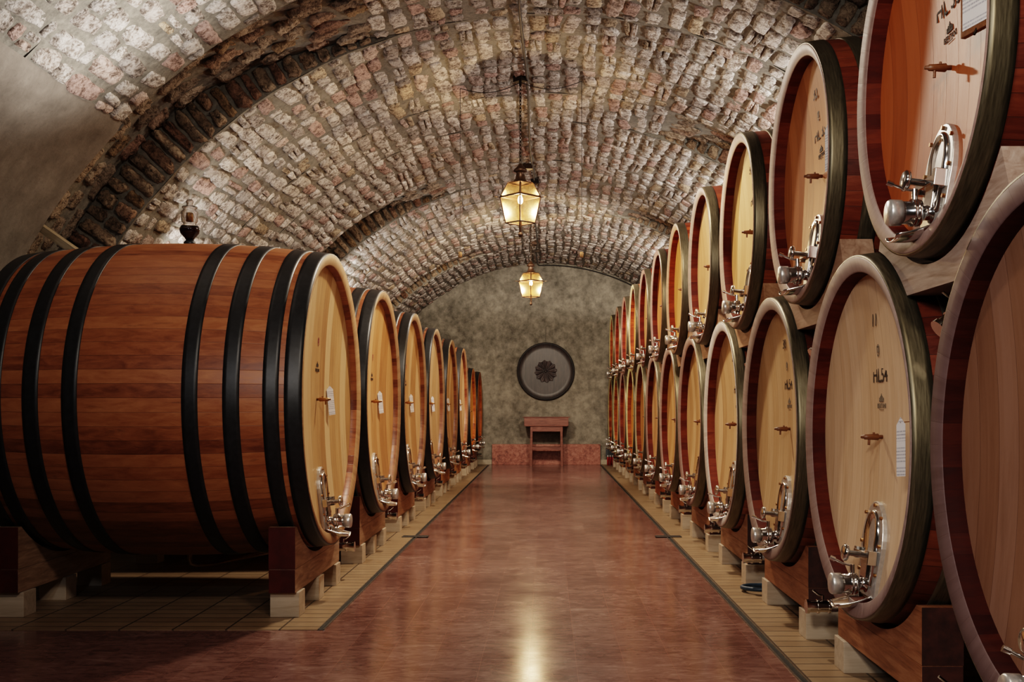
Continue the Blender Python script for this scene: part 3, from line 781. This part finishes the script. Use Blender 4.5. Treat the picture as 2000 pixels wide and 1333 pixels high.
# left row
LY = [5.517+1.72*k for k in range(8)]
for k, y in enumerate(LY):
    kind = 'L' if k < 6 else 'O'
    if k == 6: y = 15.92
    if k == 7: y = 17.5
    desc = ['nearest giant red-brown barrel with black hoops, glass airlock on its top', 'second black-hooped barrel of the left row, pale grey rim, white tag on its head',
            'third black-hooped barrel of the left row, white rim edge', 'fourth black-hooped barrel of the left row, white rim edge',
            'fifth black-hooped barrel of the left row, narrow pale head', 'sixth black-hooped barrel of the left row, last of the large ones',
            'seventh barrel of the left row, smaller with a golden orange head', 'last barrel of the left row, small with a brown head by the end wall'][k]
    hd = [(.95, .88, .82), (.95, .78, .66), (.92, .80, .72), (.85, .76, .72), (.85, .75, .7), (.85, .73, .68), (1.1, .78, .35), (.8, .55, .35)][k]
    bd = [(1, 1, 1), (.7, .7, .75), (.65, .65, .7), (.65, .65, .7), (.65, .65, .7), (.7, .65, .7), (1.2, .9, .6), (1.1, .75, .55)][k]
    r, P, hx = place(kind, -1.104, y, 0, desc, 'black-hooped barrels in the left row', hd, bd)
    if k < 6:
        zc = P['zc']
        put_mesh('seal_marking', SEAL['red_ink'], r, ((hx(.30)+.0015)*H, 0, (zc+.31)*H))
        put_mesh('crest_marking', CREST['black_ink'], r, ((hx(.17)+.0015)*H, 0, (zc+.175)*H))
        put_text('BERTANI', 0.0235*H, M['black_ink'], r, (hx(.15)+.0015)*H, 0, (zc+.152)*H, 'name_marking', 0.0002)
        tl = 'white pointed paper tag on the head of the %s barrel of the left row' % ORD[k]
        paper_tag(r, P, hx, 0.245, -0.005, label=tl, group='paper tags on the left barrels')
# right lower row
for k in range(12):
    y = 2.245+1.374*k
    d = {0: 'huge dark barrel cut by the right edge, grey head in a dark brown rim', 1: 'lower barrel marked HL54 with 11 above, silvery rim, paper tag at its edge',
         2: 'lower right barrel marked HL54 with 30 above, pale oak head', 3: 'fourth lower right barrel, reddish rim, pale head marked HL54',
         4: 'fifth lower right barrel with pale oak head', 5: 'sixth lower right barrel, dark red inner rim', 6: 'seventh lower right barrel, lilac rim',
         7: 'eighth lower right barrel, orange inner rim', 8: 'ninth lower right barrel, golden orange', 9: 'tenth lower right barrel, dark red-brown',
         10: 'eleventh lower right barrel, golden, next to last by the end wall', 11: 'last lower right barrel against the end wall'}[k]
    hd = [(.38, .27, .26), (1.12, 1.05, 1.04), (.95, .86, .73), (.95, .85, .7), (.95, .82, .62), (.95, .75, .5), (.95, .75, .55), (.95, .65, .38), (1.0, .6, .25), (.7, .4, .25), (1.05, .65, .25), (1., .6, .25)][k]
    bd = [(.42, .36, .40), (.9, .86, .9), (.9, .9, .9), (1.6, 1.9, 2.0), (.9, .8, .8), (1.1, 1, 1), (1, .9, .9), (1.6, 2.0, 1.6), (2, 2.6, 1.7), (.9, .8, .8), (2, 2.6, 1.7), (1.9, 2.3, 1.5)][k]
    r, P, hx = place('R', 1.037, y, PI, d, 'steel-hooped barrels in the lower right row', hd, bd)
    if k < 8:
        marks(r, P, hx, ['31', '11', '30', '29', '28', '', '', ''][k] if k < 5 else None, 'HL54' if k < 6 else None, 'black_ink', 'grey_ink', logo='grey_ink')
    if k == 1:
        paper_tag(r, P, hx, 0.42, -0.02, h=.088*H, w=.021*H, lift=.075, label='narrow white tag hanging at the near edge of the HL54 head with 11 above')
# right upper row
for k in range(11):
    y = 2.932+1.374*k
    d = {0: 'nearest upper barrel at top right, orange-red head marked HL33, cut by the frame', 1: 'upper barrel marked HL33 with 32 above, orange head with golden glow',
         2: 'third upper barrel, golden pale head marked HL33', 3: 'fourth upper barrel, dark red inner rim', 4: 'fifth upper barrel, orange-red inner rim',
         5: 'sixth upper barrel, dark inner rim and orange head', 6: 'seventh upper barrel, dark brown inner rim', 7: 'eighth upper barrel, golden orange rim',
         8: 'ninth upper barrel, dark rim, third from the end wall', 9: 'tenth upper barrel, next to last by the end wall', 10: 'last upper barrel by the end wall, narrow orange sliver'}[k]
    hd = [(.66, .24, .10), (.80, .40, .21), (.95, .74, .42), (.95, .80, .60), (1.05, .80, .42), (1.0, .62, .36), (1.05, .8, .5), (1.1, .75, .35), (.95, .7, .4), (1.1, .7, .35), (1.2, .7, .25)][k]
    bd = [(.9, .8, .8), (1.1, 1, 1), (1.2, 1.1, 1), (1, 1, 1), (1.5, 1.3, 1), (1, .8, .8), (1, .7, .7), (1.8, 2, 1.4), (1, .8, .8), (1.6, 1.4, 1.2), (2, 2.4, 1.5)][k]
    r, P, hx = place('U', 1.012, y, PI, d, 'steel-hooped barrels in the upper right row', hd, bd)
    if k < 6: marks(r, P, hx, ['33', '32', '31', '30', '', ''][k] if k < 4 else None, 'HL 33', 'black_ink', 'grey_ink', logo='black_ink' if k < 2 else 'grey_ink')
    if k == 0:
        mb = MB(); mb.box(-.012, .012, -.062*H, .062*H, -.155*H, .155*H)
        M4 = Matrix.Translation(r.location) @ Matrix.Rotation(PI, 4, 'Z')
        lc = M4 @ Vector((hx(.35)*H+.03, .30*H, (P['zc']+.15)*H))
        bo = empty('notice_board', lc, PI); bo.rotation_euler = (0, 0, PI+.25)
        tag(bo, 'small wooden board with a plastic-covered sheet at top right barrel edge', 'board')
        mb.build('backing', M['tapwood'], bo, bevel=.003)
        mb = MB(); mb.box(.0125, .0135, -.052*H, .050*H, -.14*H, .14*H); mb.build('sheet', M['paper'], bo)
        mb = MB(); mb.tube((-.01, 0, .15*H), (-.018, 0, .175*H), .004, n=8); mb.tube((.0, 0, -.14*H), (.02, 0, -.165*H), .006, n=8); mb.build('clip', M['iron'], bo)
    if k == 1:
        paper_tag(r, P, hx, 0.36, 0.03, h=.09*H, w=.022*H, lift=.06, label='white tag at the near edge of the second upper barrel head')
for rt, _, _ in protos.values():
    for ch in list(rt.children_recursive): bpy.data.objects.remove(ch)
    bpy.data.objects.remove(rt)

# ------------------------------------------------------------------ cradles
def arc_poly(w, z0, zt, yc, zcc, rr, n=26):
    """outline of a beam, saddle cut by a circle"""
    dy = min(w, math.sqrt(max(0, rr*rr-(zcc-zt)**2)))
    pts = [(-w, z0), (w, z0), (w, zt)]
    a0 = math.asin(dy/rr)
    for i in range(n+1):
        a = a0*(1-2*i/n); pts.append((rr*math.sin(a), zcc-rr*math.cos(a)))
    pts.append((-w, zt))
    return pts
def cradle_proto(w, zt, zcc, rr, xt, mats, seam, blocks, bw, bx):
    root = empty('barrel_cradle', (0, 0, 0)); zb = 0.122
    fn = lambda p, q: 1 if abs(p[0]-q[0]) < 1e-6 and abs(p[0]) > w*H*0.98 else 0
    mb = MB(); mb.prism([(-w*H, zb*H), (w*H, zb*H), (w*H, (seam-.0008)*H), (-w*H, (seam-.0008)*H)], -xt*H, 0, mi_fn=fn)
    mb.build('bottom_beam', mats, root, bevel=0.004)
    poly = arc_poly(w, seam+.0008, zt, 0, zcc, rr)
    mb = MB(); mb.prism([(y*H, z*H) for y, z in poly], -xt*H, 0, mi_fn=fn)
    o = mb.build('saddle_beam', mats, root)
    for yb in blocks:
        mb = MB(); mb.box((-bx-.0)*H, 0.012*H, (yb-bw)*H, (yb+bw)*H, 0.006, (zb-.0005)*H); mb.build('foot_block', M['block'], root, bevel=0.003)
    return root
pc = {'L': cradle_proto(.53, .434, 1.044, .787, .126, [M['beam_left'], M['beam_red']], .235, (-.44, 0.0, .44), .062, .126),
      'O': cradle_proto(.46, .40, .945, .673, .12, [M['beam_left'], M['beam_red']], .225, (-.38, 0, .38), .06, .12),
      'R': cradle_proto(.455, .40, .90, .646, .126, [M['beam_right'], M['beam_right_end']], .225, (-.40, .40), .065, .17)}
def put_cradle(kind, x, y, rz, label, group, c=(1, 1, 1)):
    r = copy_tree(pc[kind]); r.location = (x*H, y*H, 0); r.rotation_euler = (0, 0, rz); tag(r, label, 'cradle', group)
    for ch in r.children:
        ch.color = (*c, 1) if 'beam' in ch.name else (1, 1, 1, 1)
for k, y in enumerate(LY):
    kind = 'L' if k < 6 else 'O'
    if k == 6: y = 15.92
    if k == 7: y = 17.5
    L = 1.528 if kind == 'L' else 1.40
    c = [(1, 1, 1), (.9, .85, .8), (1, .85, .75), (.9, .8, .8), (1.4, 1.1, .7), (1.5, 1.2, .7), (1.2, .9, .6), (.9, .6, .5)][k]
    put_cradle(kind, -1.190, y, 0, 'red-ended timber cradle on pale blocks under the aisle end of the %s left barrel' % ORD[k], 'aisle-side cradles of the left row', c)
    put_cradle(kind, -2.50 if kind == 'L' else -2.38, y, 0, 'dark timber cradle under the far end of the %s left barrel' % ORD[k], 'wall-side cradles of the left row', c)
for k in range(12):
    y = 2.245+1.374*k
    c = [(1, .9, .9), (1, .95, .9), (1, 1, 1), (1.1, 1.4, 1.7), (.9, 1, 1.1), (1.1, 1, .8), (1.3, .9, .7), (1, 1, 1.1), (1.3, 1.3, .8), (1.3, 1.3, .8), (1.3, 1.3, .8), (1, 1, 1)][k]
    put_cradle('R', 1.125, y, PI, 'orange-brown laminated cradle on pale blocks under the %s lower right barrel' % ORD[k], 'aisle-side cradles of the right row', c)
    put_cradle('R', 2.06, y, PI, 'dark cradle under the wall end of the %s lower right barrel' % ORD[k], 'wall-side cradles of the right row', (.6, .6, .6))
for rt in pc.values():
    for ch in list(rt.children_recursive): bpy.data.objects.remove(ch)
    bpy.data.objects.remove(rt)
# saddles holding the upper row
def saddle_mesh(rl, ru):
    low = lambda z: .687-math.sqrt(max(0, rl*rl-(z-.90)**2))
    zs = [1.335+(1.508-1.335)*i/8 for i in range(9)]
    right = [(low(z), z) for z in zs] + [(.435, 1.62)]
    ya = .42; top = [(ya*(1-2*i/20), 1.946-math.sqrt(ru*ru-(ya*(1-2*i/20))**2)) for i in range(21)]
    top = [(y, min(z, 1.62)) for y, z in top]
    poly = right + top + [(-y, z) for y, z in right[::-1]]
    ms = MB(); ms.prism([(y*H, z*H) for y, z in poly], -.12*H, 0); me = ms.mesh('barrel_saddle'); me.materials.append(M['saddle']); return me
sad = {'aisle': saddle_mesh(.641, .542), 'wall': saddle_mesh(.660, .542)}
for k in range(11):
    y = 2.932+1.374*k
    for x, wd in ((1.075, 'aisle'), (1.86, 'wall')):
        o = bpy.data.objects.new('barrel_saddle', sad[wd]); link(o)
        o.location = (x*H, y*H, 0); o.rotation_euler = (0, 0, PI)
        c = [(1, 1, 1.05), (.95, .8, .7), (1.1, .8, .55), (1, .8, .6)][min(k, 3)]; o.color = (*c, 1)
        tag(o, ('grey timber saddle wedged between lower barrels under the %s upper barrel, aisle end' if wd == 'aisle' else 'timber saddle wedged between lower barrels under the %s upper barrel, wall end') % ORD[k], 'saddle', 'saddles under the upper row, %s end' % wd)

# ------------------------------------------------------------------ airlock on the first barrel
r = empty('glass_airlock', ((-1.104-.764)*H, 5.517*H, (1.044+.806)*H))
tag(r, 'glass airlock of dark wine standing on the bung of the nearest left barrel', 'airlock')
mb = MB(); mb.lathe([(a*H, b*H) for a, b in ((-.004, .001), (-.004, .022), (.012, .024), (.020, .016), (.021, .001))], 'z', n=24); mb.build('bung', M['hoop_black'], r)
mb = MB(); mb.lathe([(a*H, b*H) for a, b in ((.018, .001), (.018, .013), (.030, .020), (.048, .036), (.062, .040), (.070, .038), (.071, .001))], 'z', n=28); mb.build('wine_bowl', M['wine'], r)
mb = MB(); mb.lathe([(a*H, b*H) for a, b in ((.066, .039), (.078, .034), (.086, .024), (.094, .030), (.100, .033), (.135, .033), (.142, .026), (.146, .024), (.150, .030), (.155, .030), (.158, .014), (.166, .012), (.176, .016), (.184, .010), (.185, .001))], 'z', n=28)
jar = mb.build('glass_jar', M['glass'], r); r.scale = (1.3, 1.3, 1.3); m = jar.modifiers.new('s', 'SOLIDIFY'); m.thickness = 0.004
mb = MB(); mb.lathe([(a*H, b*H) for a, b in ((.096, .001), (.096, .014), (.13, .014), (.131, .001))], 'z', n=16); mb.build('brass_float', M['brass'], r)

# plank on the sill of the recess, far left
o = MB(); o.box(-.22*H, .22*H, -.10*H, .10*H, -.02*H, .02*H)
pl = o.build('wooden_plank', M['plank']); pl.location = (-2.86*H, 6.30*H, 1.965*H); pl.rotation_euler = (0, 0.62, 0.1)
tag(pl, 'weathered pale plank leaning in the dark recess beside the plaster', 'plank')

# ------------------------------------------------------------------ end wall furniture
YW = YF
r = empty('carved_barrel_head', (-.018*H, (YW-.030)*H, 1.64*H)); tag(r, 'large round dark barrel head with carved flower rosette hanging on the end wall', 'wall decoration')
mb = MB(); mb.lathe([(a*H, b*H) for a, b in ((.028, .505), (-.012, .510), (-.020, .500), (-.018, .478), (-.008, .468), (-.004, .40), (-.004, .395), (-.003, .001))], 'y', n=80); mb.build('disc', M['rosette_wood'], r)
mb = MB(); mb.lathe([(a*H, b*H) for a, b in ((-.019, .498), (-.026, .492), (-.026, .484), (-.018, .478))], 'y', n=80); mb.build('rim_ring', M['hoop_black'], r)
for k in range(12):
    a = 2*PI*k/12+.13; mb = MB(); vs = []; nl, nw = 8, 6
    for j in range(nl+1):
        u = j/nl; d = (.015+.175*u); w = (.004+.047*u**1.1)*(1 if u < .9 else .72)
        for i in range(nw+1):
            q = -1+2*i/nw; e = d+.012*math.cos(q*PI)*(u > .9)
            hh = .006+.020*u*(1-.6*abs(q))+.008*math.sin(PI*abs(q))
            vs.append(((e*math.cos(a)-q*w*math.sin(a))*H, -(.003+hh)*H, (e*math.sin(a)+q*w*math.cos(a))*H))
    mb.add(vs, [(j*(nw+1)+i, j*(nw+1)+i+1, (j+1)*(nw+1)+i+1, (j+1)*(nw+1)+i) for j in range(nl) for i in range(nw)], 0, False)
    ro = mb.build('petal', M['rosette_wood'], r); ro.color = (1.5, 1.5, 1.6, 1); s_ = ro.modifiers.new('s', 'SOLIDIFY'); s_.thickness = .012
mb = MB(); mb.lathe([(-.03*H, .001), (-.03*H, .012*H), (-.02*H, .024*H), (-.003*H, .026*H)], 'y', n=20); mb.build('rosette_boss', M['rosette_wood'], r)
mb = MB(); mb.tube((-.0*H, .02*H, .50*H), (0, .02*H, .80*H), .003, n=6); mb.build('hanging_wire', M['cable'], r)

tx = -.0; ty = 18.18
r = empty('side_table', (0.0*H, ty*H, 0)); tag(r, 'tall reddish wooden table with lower rail standing before the end wall', 'table')
sc_t = ty/2060
def px(xp): return (xp-1068)*sc_t
zt = (1 + (797-816)*sc_t); zb_ = 1+(797-832)*sc_t
mb = MB(); mb.box(px(1024)*H, px(1110)*H, -.13*H, .16*H, zb_*H, zt*H); mb.build('table_top', M['table_red'], r, bevel=.006)
mb = MB(); mb.box(px(1021)*H, px(1113)*H, -.145*H, .17*H, (zt)*H, (zt+.012)*H); mb.box(px(1026)*H, px(1108)*H, -.135*H, .16*H, (zb_-.010)*H, zb_*H); mb.build('moulding', M['table_red'], r, bevel=.004)
mb = MB(); mb.box(px(1037)*H, px(1099)*H, -.11*H, -.085*H, (1+(797-843)*sc_t)*H, (zb_-.008)*H); mb.build('apron', M['table_red'], r)
for x0, x1 in ((1036, 1040.5), (1094, 1098.5)):
    for y0 in (-.115, .10):
        mb = MB(); a, b = px(x0)*H, px(x1)*H; sp = (-.010 if x0 < 1060 else .010)*H
        z1 = (zb_-.008)*H
        v = [(a+sp, y0*H, 0), (b+sp*0.8, y0*H, 0), (b+sp*.8, (y0+.04)*H, 0), (a+sp, (y0+.04)*H, 0), (a, y0*H, z1), (b, y0*H, z1), (b, (y0+.04)*H, z1), (a, (y0+.04)*H, z1)]
        mb.add(v, [(0, 3, 2, 1), (4, 5, 6, 7), (0, 1, 5, 4), (1, 2, 6, 5), (2, 3, 7, 6), (3, 0, 4, 7)]); mb.build('leg', M['table_red'], r, bevel=.003)
mb = MB(); mb.box(px(1040)*H, px(1095)*H, -.11*H, .135*H, (1+(797-879)*sc_t)*H, (1+(797-873)*sc_t)*H); mb.build('lower_rail', M['table_red'], r, bevel=.003)

mb = MB(); mb.box(-.962*H, .94*H, (YW-.09)*H, (YW-.002)*H, 0.0, .36*H)
o = mb.build('marble_slab', M['slab'], bevel=.006); tag(o, 'long low slab of speckled red marble against the end wall behind the table', 'slab')
mb = MB(); mb.box(-3.2*H, -.966*H, (YW-.03)*H, YW*H, .004, .085*H); mb.box(.944*H, 3.2*H, (YW-.03)*H, YW*H, .004, .085*H)
tag(mb.build('baseboard_back', M['cream']), 'cream stone skirting on the end wall', 'skirting', kind='structure')

for k, xp in enumerate((1187.5, 1192, 1196.5)):
    d = 18.30; r = empty('red_canister', ((xp-1068)/2060*d*H, d*H, .006)); s_ = .011
    tag(r, ['leftmost of three red canisters standing at the foot of the end wall', 'middle one of the three red canisters at the end wall', 'red canister nearest the barrels at the end wall'][k], 'canister', 'three red canisters by the end wall')
    mb = MB(); mb.lathe([(a*H, b*H) for a, b in ((0, .001), (0, .0175), (.13, .0175), (.145, .012), (.146, .001))], 'z', n=20); mb.build('canister_body', M['red_bottle'], r)
    mb = MB(); mb.lathe([(a*H, b*H) for a, b in ((.140, .001), (.140, .013), (.165, .013), (.172, .008), (.173, .001))], 'z', n=20); mb.build('cap', M['white_cap'], r)
mb = MB(); mb.box(1.03*H, 1.20*H, 18.42*H, 18.45*H, .15*H, .30*H); mb.box(1.10*H, 1.13*H, 18.43*H, 18.44*H, .005, .16*H)
o = mb.build('dark_panel', M['slate'], bevel=.003); tag(o, 'small dark slate-blue panel behind the red canisters', 'panel')

# blue hose loop on the right floor
pts = []
for i in range(31):
    a = PI*0.5 + PI*i/30
    pts.append(((1.175+.115*math.cos(a))*H, (5.715+.10*math.sin(a))*H, (.020+.012*i/30)*H))
pts = [(1.50*H, 5.80*H, .016*H), (1.32*H, 5.82*H, .018*H)] + pts + [(1.30*H, 5.615*H, .034*H), (1.50*H, 5.63*H, .02*H)]
mb = MB(); mb.path(pts, .012*H, 12); o = mb.build('blue_hose', M['hose']); tag(o, 'loop of slate-blue rubber hose on the tiles beside the right-hand cradle blocks', 'hose')

# ------------------------------------------------------------------ lanterns, conduit, wires
def zceil(x): return ZC+math.sqrt(R*R-x*x)
LX = -.203
def lantern(y, label):
    ze = 2.620
    r = empty('hanging_lantern', (LX*H, y*H, ze*H), PI/4); tag(r, label, 'lantern', 'wrought iron lanterns hanging from the vault')
    et = .172; bt = .156; bb = .112; hb = .20; rt = .10; hr = .105
    def sq(rr, z): return [Vector((rr*math.cos(PI/4+i*PI/2), rr*math.sin(PI/4+i*PI/2), z)) for i in range(4)]
    # corners at +-45 deg of local frame, which is itself turned 45 deg: one corner faces the aisle
    T, B, U = sq(bt, 0), sq(bb, -hb), sq(rt, hr)
    mb = MB()
    for i in range(4):
        j = (i+1) % 4
        mb.tube(T[i]*H, B[i]*H, .006*H, n=6); mb.tube(B[i]*H, B[j]*H, .0055*H, n=6); mb.tube(T[i]*H, T[j]*H, .0065*H, n=6)
        mb.tube(T[i]*H, U[i]*H, .0045*H, n=6); mb.tube(U[i]*H, U[j]*H, .0045*H, n=6)
    mb.build('frame', M['lantern_iron'], r)
    mb = MB(); E, E2 = sq(et, .0), sq(et*.80, .012)
    for i in range(4):
        j = (i+1) % 4; mb.add([E[i]*H, E[j]*H, E2[j]*H, E2[i]*H], [(0, 1, 2, 3)])
    for v in E: mb.tube(v*H, (v*1.22+Vector((0, 0, .004)))*H, .004*H, .001*H, n=6)
    o = mb.build('eaves', M['lantern_iron'], r); m = o.modifiers.new('s', 'SOLIDIFY'); m.thickness = .006
    for i in range(4):
        j = (i+1) % 4; mb = MB(); k = .97
        mb.add([T[i]*H*k, T[j]*H*k, B[j]*H*k, B[i]*H*k], [(0, 1, 2, 3)]); mb.build('glass_pane', M['pane'], r)
        mb = MB(); mb.add([T[i]*H*k, T[j]*H*k, U[j]*H*k, U[i]*H*k], [(0, 1, 2, 3)]); mb.build('roof_pane', M['pane'], r)
    mb = MB(); mb.lathe([(a*H, b*H) for a, b in ((hr-.002, .102), (hr+.012, .060), (hr+.035, .040), (hr+.075, .030), (hr+.085, .036), (hr+.090, .052), (hr+.105, .050), (hr+.125, .028), (hr+.150, .010), (hr+.151, .001))], 'z', n=20)
    mb.build('chimney_cap', M['lantern_iron'], r)
    mb = MB(); s_ = Vector((.02, 0, 0))
    mb.tube(Vector((0, 0, -hb+.03))*H, Vector((0, 0, -hb-.075))*H, .011*H, n=10)
    mb.lathe([(a*H, b*H) for a, b in ((-hb-.11, .001), (-hb-.105, .012), (-hb-.09, .019), (-hb-.075, .012), (-hb-.072, .001))], 'z', n=14)
    for i in range(4):
        p = B[i]
        if i % 2 == 0: mb.path([p*H, (p*.80+Vector((0, 0, -hb*.2-.030)))*H, (p*.35+Vector((0, 0, -hb*.65-.062)))*H, Vector((0, 0, -hb-.07))*H], .0022*H, 6)
    mb.build('finial', M['lantern_iron'], r)
    mb = MB(); mb.lathe([(a*H, b*H) for a, b in ((-.055, .001), (-.050, .012), (-.035, .020), (-.015, .020), (.0, .013), (.012, .010), (.013, .001))], 'z', n=20)
    mb.build('bulb', M['bulb'], r)
    mb = MB(); mb.tube(Vector((0, 0, .010))*H, Vector((0, 0, hr+.01))*H, .009*H, n=10); mb.build('lamp_holder', M['lantern_iron'], r)
    # chain up to the vault
    z0 = hr+.150; z1 = zceil(LX)-ze-.02; nlk = int((z1-z0)/.028); mb = MB()
    for k in range(nlk):
        zc_ = z0+(k+.5)*(z1-z0)/nlk; a = (k % 2)*PI/2; pts = []
        for i in range(9):
            q = 2*PI*i/8; u, w = .0085*math.cos(q), .0195*math.sin(q); pts.append(Vector((u*math.cos(a), u*math.sin(a), zc_+w))*H)
        mb.path(pts, .0026*H, 5, cap=False)
    mb.build('chain', M['iron'], r)
    mb = MB(); zt_ = (zceil(LX)-ze)
    mb.box(-.035*H, .035*H, -.045*H, .045*H, (zt_-.045)*H, (zt_+.01)*H); mb.tube(Vector((0, 0, zt_-.045))*H, Vector((0, 0, zt_-.075))*H, .010*H, n=8)
    mb.build('ceiling_hook', M['iron'], r)
    li = bpy.data.lights.new('lantern_light', 'POINT'); li.energy = 110; li.color = (1.0, .74, .47); li.shadow_soft_size = .035
    lo = bpy.data.objects.new('lantern_light', li); link(lo); lo.location = (LX*H, y*H, (ze-.075)*H)
lantern(8.10, 'nearer and larger lit iron and glass lantern hanging from the vault on a chain')
lantern(13.50, 'farther and smaller lit lantern hanging before the end wall')

# conduit along the crown
xc = -.155; pts = []; yy = 2.0
while yy < YF-.02:
    x = xc + .010*math.sin(yy*1.7)+.008*math.sin(yy*.55+1); pts.append((x*H, yy*H, (zceil(x)-.028)*H)); yy += .22
mb = MB(); mb.path(pts, .010*H, 8); o = mb.build('ceiling_conduit', M['conduit']); tag(o, 'grey cable conduit running along the crown of the vault', 'conduit')
for y, x, lab, w, mt in ((11.0, -.20, 'rust-brown flat bracket on the vault above the nearer lantern', .10, 'lantern_iron'), (11.75, -.135, 'black junction box with a ring beside the nearer lantern cap', .085, 'iron'),
                         (16.1, -.19, 'small brown bracket on the vault in front of the farther lantern', .075, 'lantern_iron'), (16.9, -.15, 'small black junction box near the end of the conduit', .075, 'iron')):
    mb = MB(); mb.box(-w*H*.5, w*H*.5, -.045*H, .045*H, -.05*H, .0)
    if mt == 'iron':
        mb.path([Vector((w*.5+.012+.012*math.cos(q), 0, -.02+.014*math.sin(q)))*H for q in [2*PI*i/10 for i in range(11)]], .003*H, 5)
    o = mb.build('junction_box' if mt == 'iron' else 'ceiling_bracket', M[mt], bevel=.004); o.location = (x*H, y*H, (zceil(x)-.012)*H)
    tag(o, lab, 'fitting')
# cable along the top of the end wall, falling to the right
pts = [(xc*H, (YF-.03)*H, (zceil(xc)-.03)*H)]
for i in range(25):
    x = xc+.02+(2.0-xc)*i/24; pts.append((x*H, (YF-.03)*H, (zceil(x)-.045)*H))
mb = MB(); mb.path(pts, .011*H, 8)
for i in range(2, 24, 3):
    p = Vector(pts[i]); mb.box(p.x-.008*H, p.x+.008*H, p.y-.014*H, p.y+.03*H, p.z-.014*H, p.z+.014*H)
o = mb.build('wall_cable', M['cable']); tag(o, 'black cable clipped along the curved top of the end wall', 'cable')
# two corks on wires either side of the lantern
for xw, zb_c, lab in ((-.665, 2.20, 'cork on a long thin wire hanging left of the nearer lantern'), (.268, 2.20, 'cork on a long thin wire hanging right of the nearer lantern')):
    zt_ = zceil(xw)-.035
    r = empty('hanging_cork', (xw*H, 8.10*H, zb_c*H)); tag(r, lab, 'cork', 'corks hanging on wires from the vault')
    mb = MB(); mb.lathe([(a*H, b*H) for a, b in ((-.045, .001), (-.045, .013), (-.012, .015), (-.002, .010), (-.001, .001))], 'z', n=16); mb.build('cork', M['cork'], r)
    mb = MB(); mb.tube((0, 0, 0), (0, 0, (zt_-zb_c)*H), .0035, n=6)
    hk = LX-xw; n = 14
    pts = [(hk*u*H, 0, ((zt_-zb_c)*(1-u)+(zceil(LX)-.05-zb_c)*u-.10*math.sin(PI*u)*abs(hk)/.47*.55)*H) for u in [i/n for i in range(n+1)]]
    mb.path(pts, .0045, 6); mb.build('wire', M['cable'], r)

# ------------------------------------------------------------------ lights
def light(kind, loc, energy, color, target=None, **kw):
    li = bpy.data.lights.new('cellar_'+kind.lower(), kind); li.energy = energy; li.color = color
    for k, v in kw.items(): setattr(li, k, v)
    o = bpy.data.objects.new(li.name, li); link(o); o.location = Vector(loc)*H
    if target is not None:
        o.rotation_euler = (Vector(target)-Vector(loc)).to_track_quat('-Z', 'Y').to_euler()
    return o
NEU = (1.0, .90, .79); WARM = (1.0, .78, .55); COOL = (.86, .92, 1.0)
light('SPOT', (-.9, -1.0, 2.5), 760, NEU, (1.2, 4.4, 1.3), spot_size=1.15, spot_blend=.9, shadow_soft_size=.35)  # unseen key spot added behind the camera for the right row
light('SPOT', (.5, 1.6, 3.1), 430, NEU, (-1.5, 5.5, 2.0), spot_size=1.08, spot_blend=.95, shadow_soft_size=.3)  # unseen spot added to light the nearest left barrel from above
VLT = (1, .95, .90)
light('SPOT', (-1.55, 5.1, 2.0), 190, VLT, (-1.95, 4.85, 2.9), spot_size=1.95, spot_blend=1.0, shadow_soft_size=.1)
for y, e in ((7.3, 215), (12.2, 250)):
    light('SPOT', (-2.55, y, 1.80), e, VLT, (-1.1, y+1.3, 3.2), spot_size=2.5, spot_blend=.5, shadow_soft_size=.1)
for y, e in ((7.2, 290), (10.2, 255), (14.4, 235)):
    light('SPOT', (2.2, y, 2.45), e, VLT, (.6, y+.7, 3.6), spot_size=2.6, spot_blend=.5, shadow_soft_size=.08)
for y, e in ((1.4, 50), (6.6, 170), (10.4, 150)):
    light('AREA', (-.05, y, 3.35), e, (1.0, .86, .70), (0, y, 0), shape='DISK', size=.35)  # unseen fill discs added under the crown, no fixture there
light('SPOT', (-.95, 12.3, 3.05), 800, (1.0, .86, .70), (.3, 17.5, 1.0), spot_size=1.6, spot_blend=.9, shadow_soft_size=.2)  # unseen spot added to brighten the far barrels and end wall
light('SPOT', (.75, 11.6, 3.1), 800, (1.0, .86, .70), (-.4, 17.0, 1.0), spot_size=1.6, spot_blend=.9, shadow_soft_size=.2)  # second added spot for the far end, from the right
light('AREA', (-1.4, .6, 2.3), 45, COOL, (1.2, 3.2, 1.3), shape='DISK', size=.5)

w = bpy.data.worlds.new('cellar_air'); sc.world = w; w.use_nodes = True
w.node_tree.nodes['Background'].inputs[0].default_value = (.30, .22, .17, 1); w.node_tree.nodes['Background'].inputs[1].default_value = .05

# ------------------------------------------------------------------ camera
cam = bpy.data.cameras.new('camera'); co = bpy.data.objects.new('camera', cam); link(co)
cam.sensor_width = 36; cam.lens = 36*2060/2000; cam.shift_x = -68/2000; cam.shift_y = 130.5/2000
cam.clip_start = .05; cam.clip_end = 200
co.location = (0, 0, H); co.rotation_euler = (PI/2, 0, 0); sc.camera = co
sc.view_settings.view_transform = 'Filmic'; sc.view_settings.look = 'High Contrast'; sc.view_settings.exposure = 0.12
sc.cycles.use_denoising = True; sc.cycles.use_adaptive_sampling = True; sc.cycles.adaptive_threshold = 0.03
sc.cycles.max_bounces = 7; sc.cycles.diffuse_bounces = 3; sc.cycles.glossy_bounces = 4; sc.cycles.transmission_bounces = 6; sc.cycles.transparent_max_bounces = 10
sc.cycles.caustics_reflective = False; sc.cycles.caustics_refractive = False; sc.cycles.sample_clamp_indirect = 6
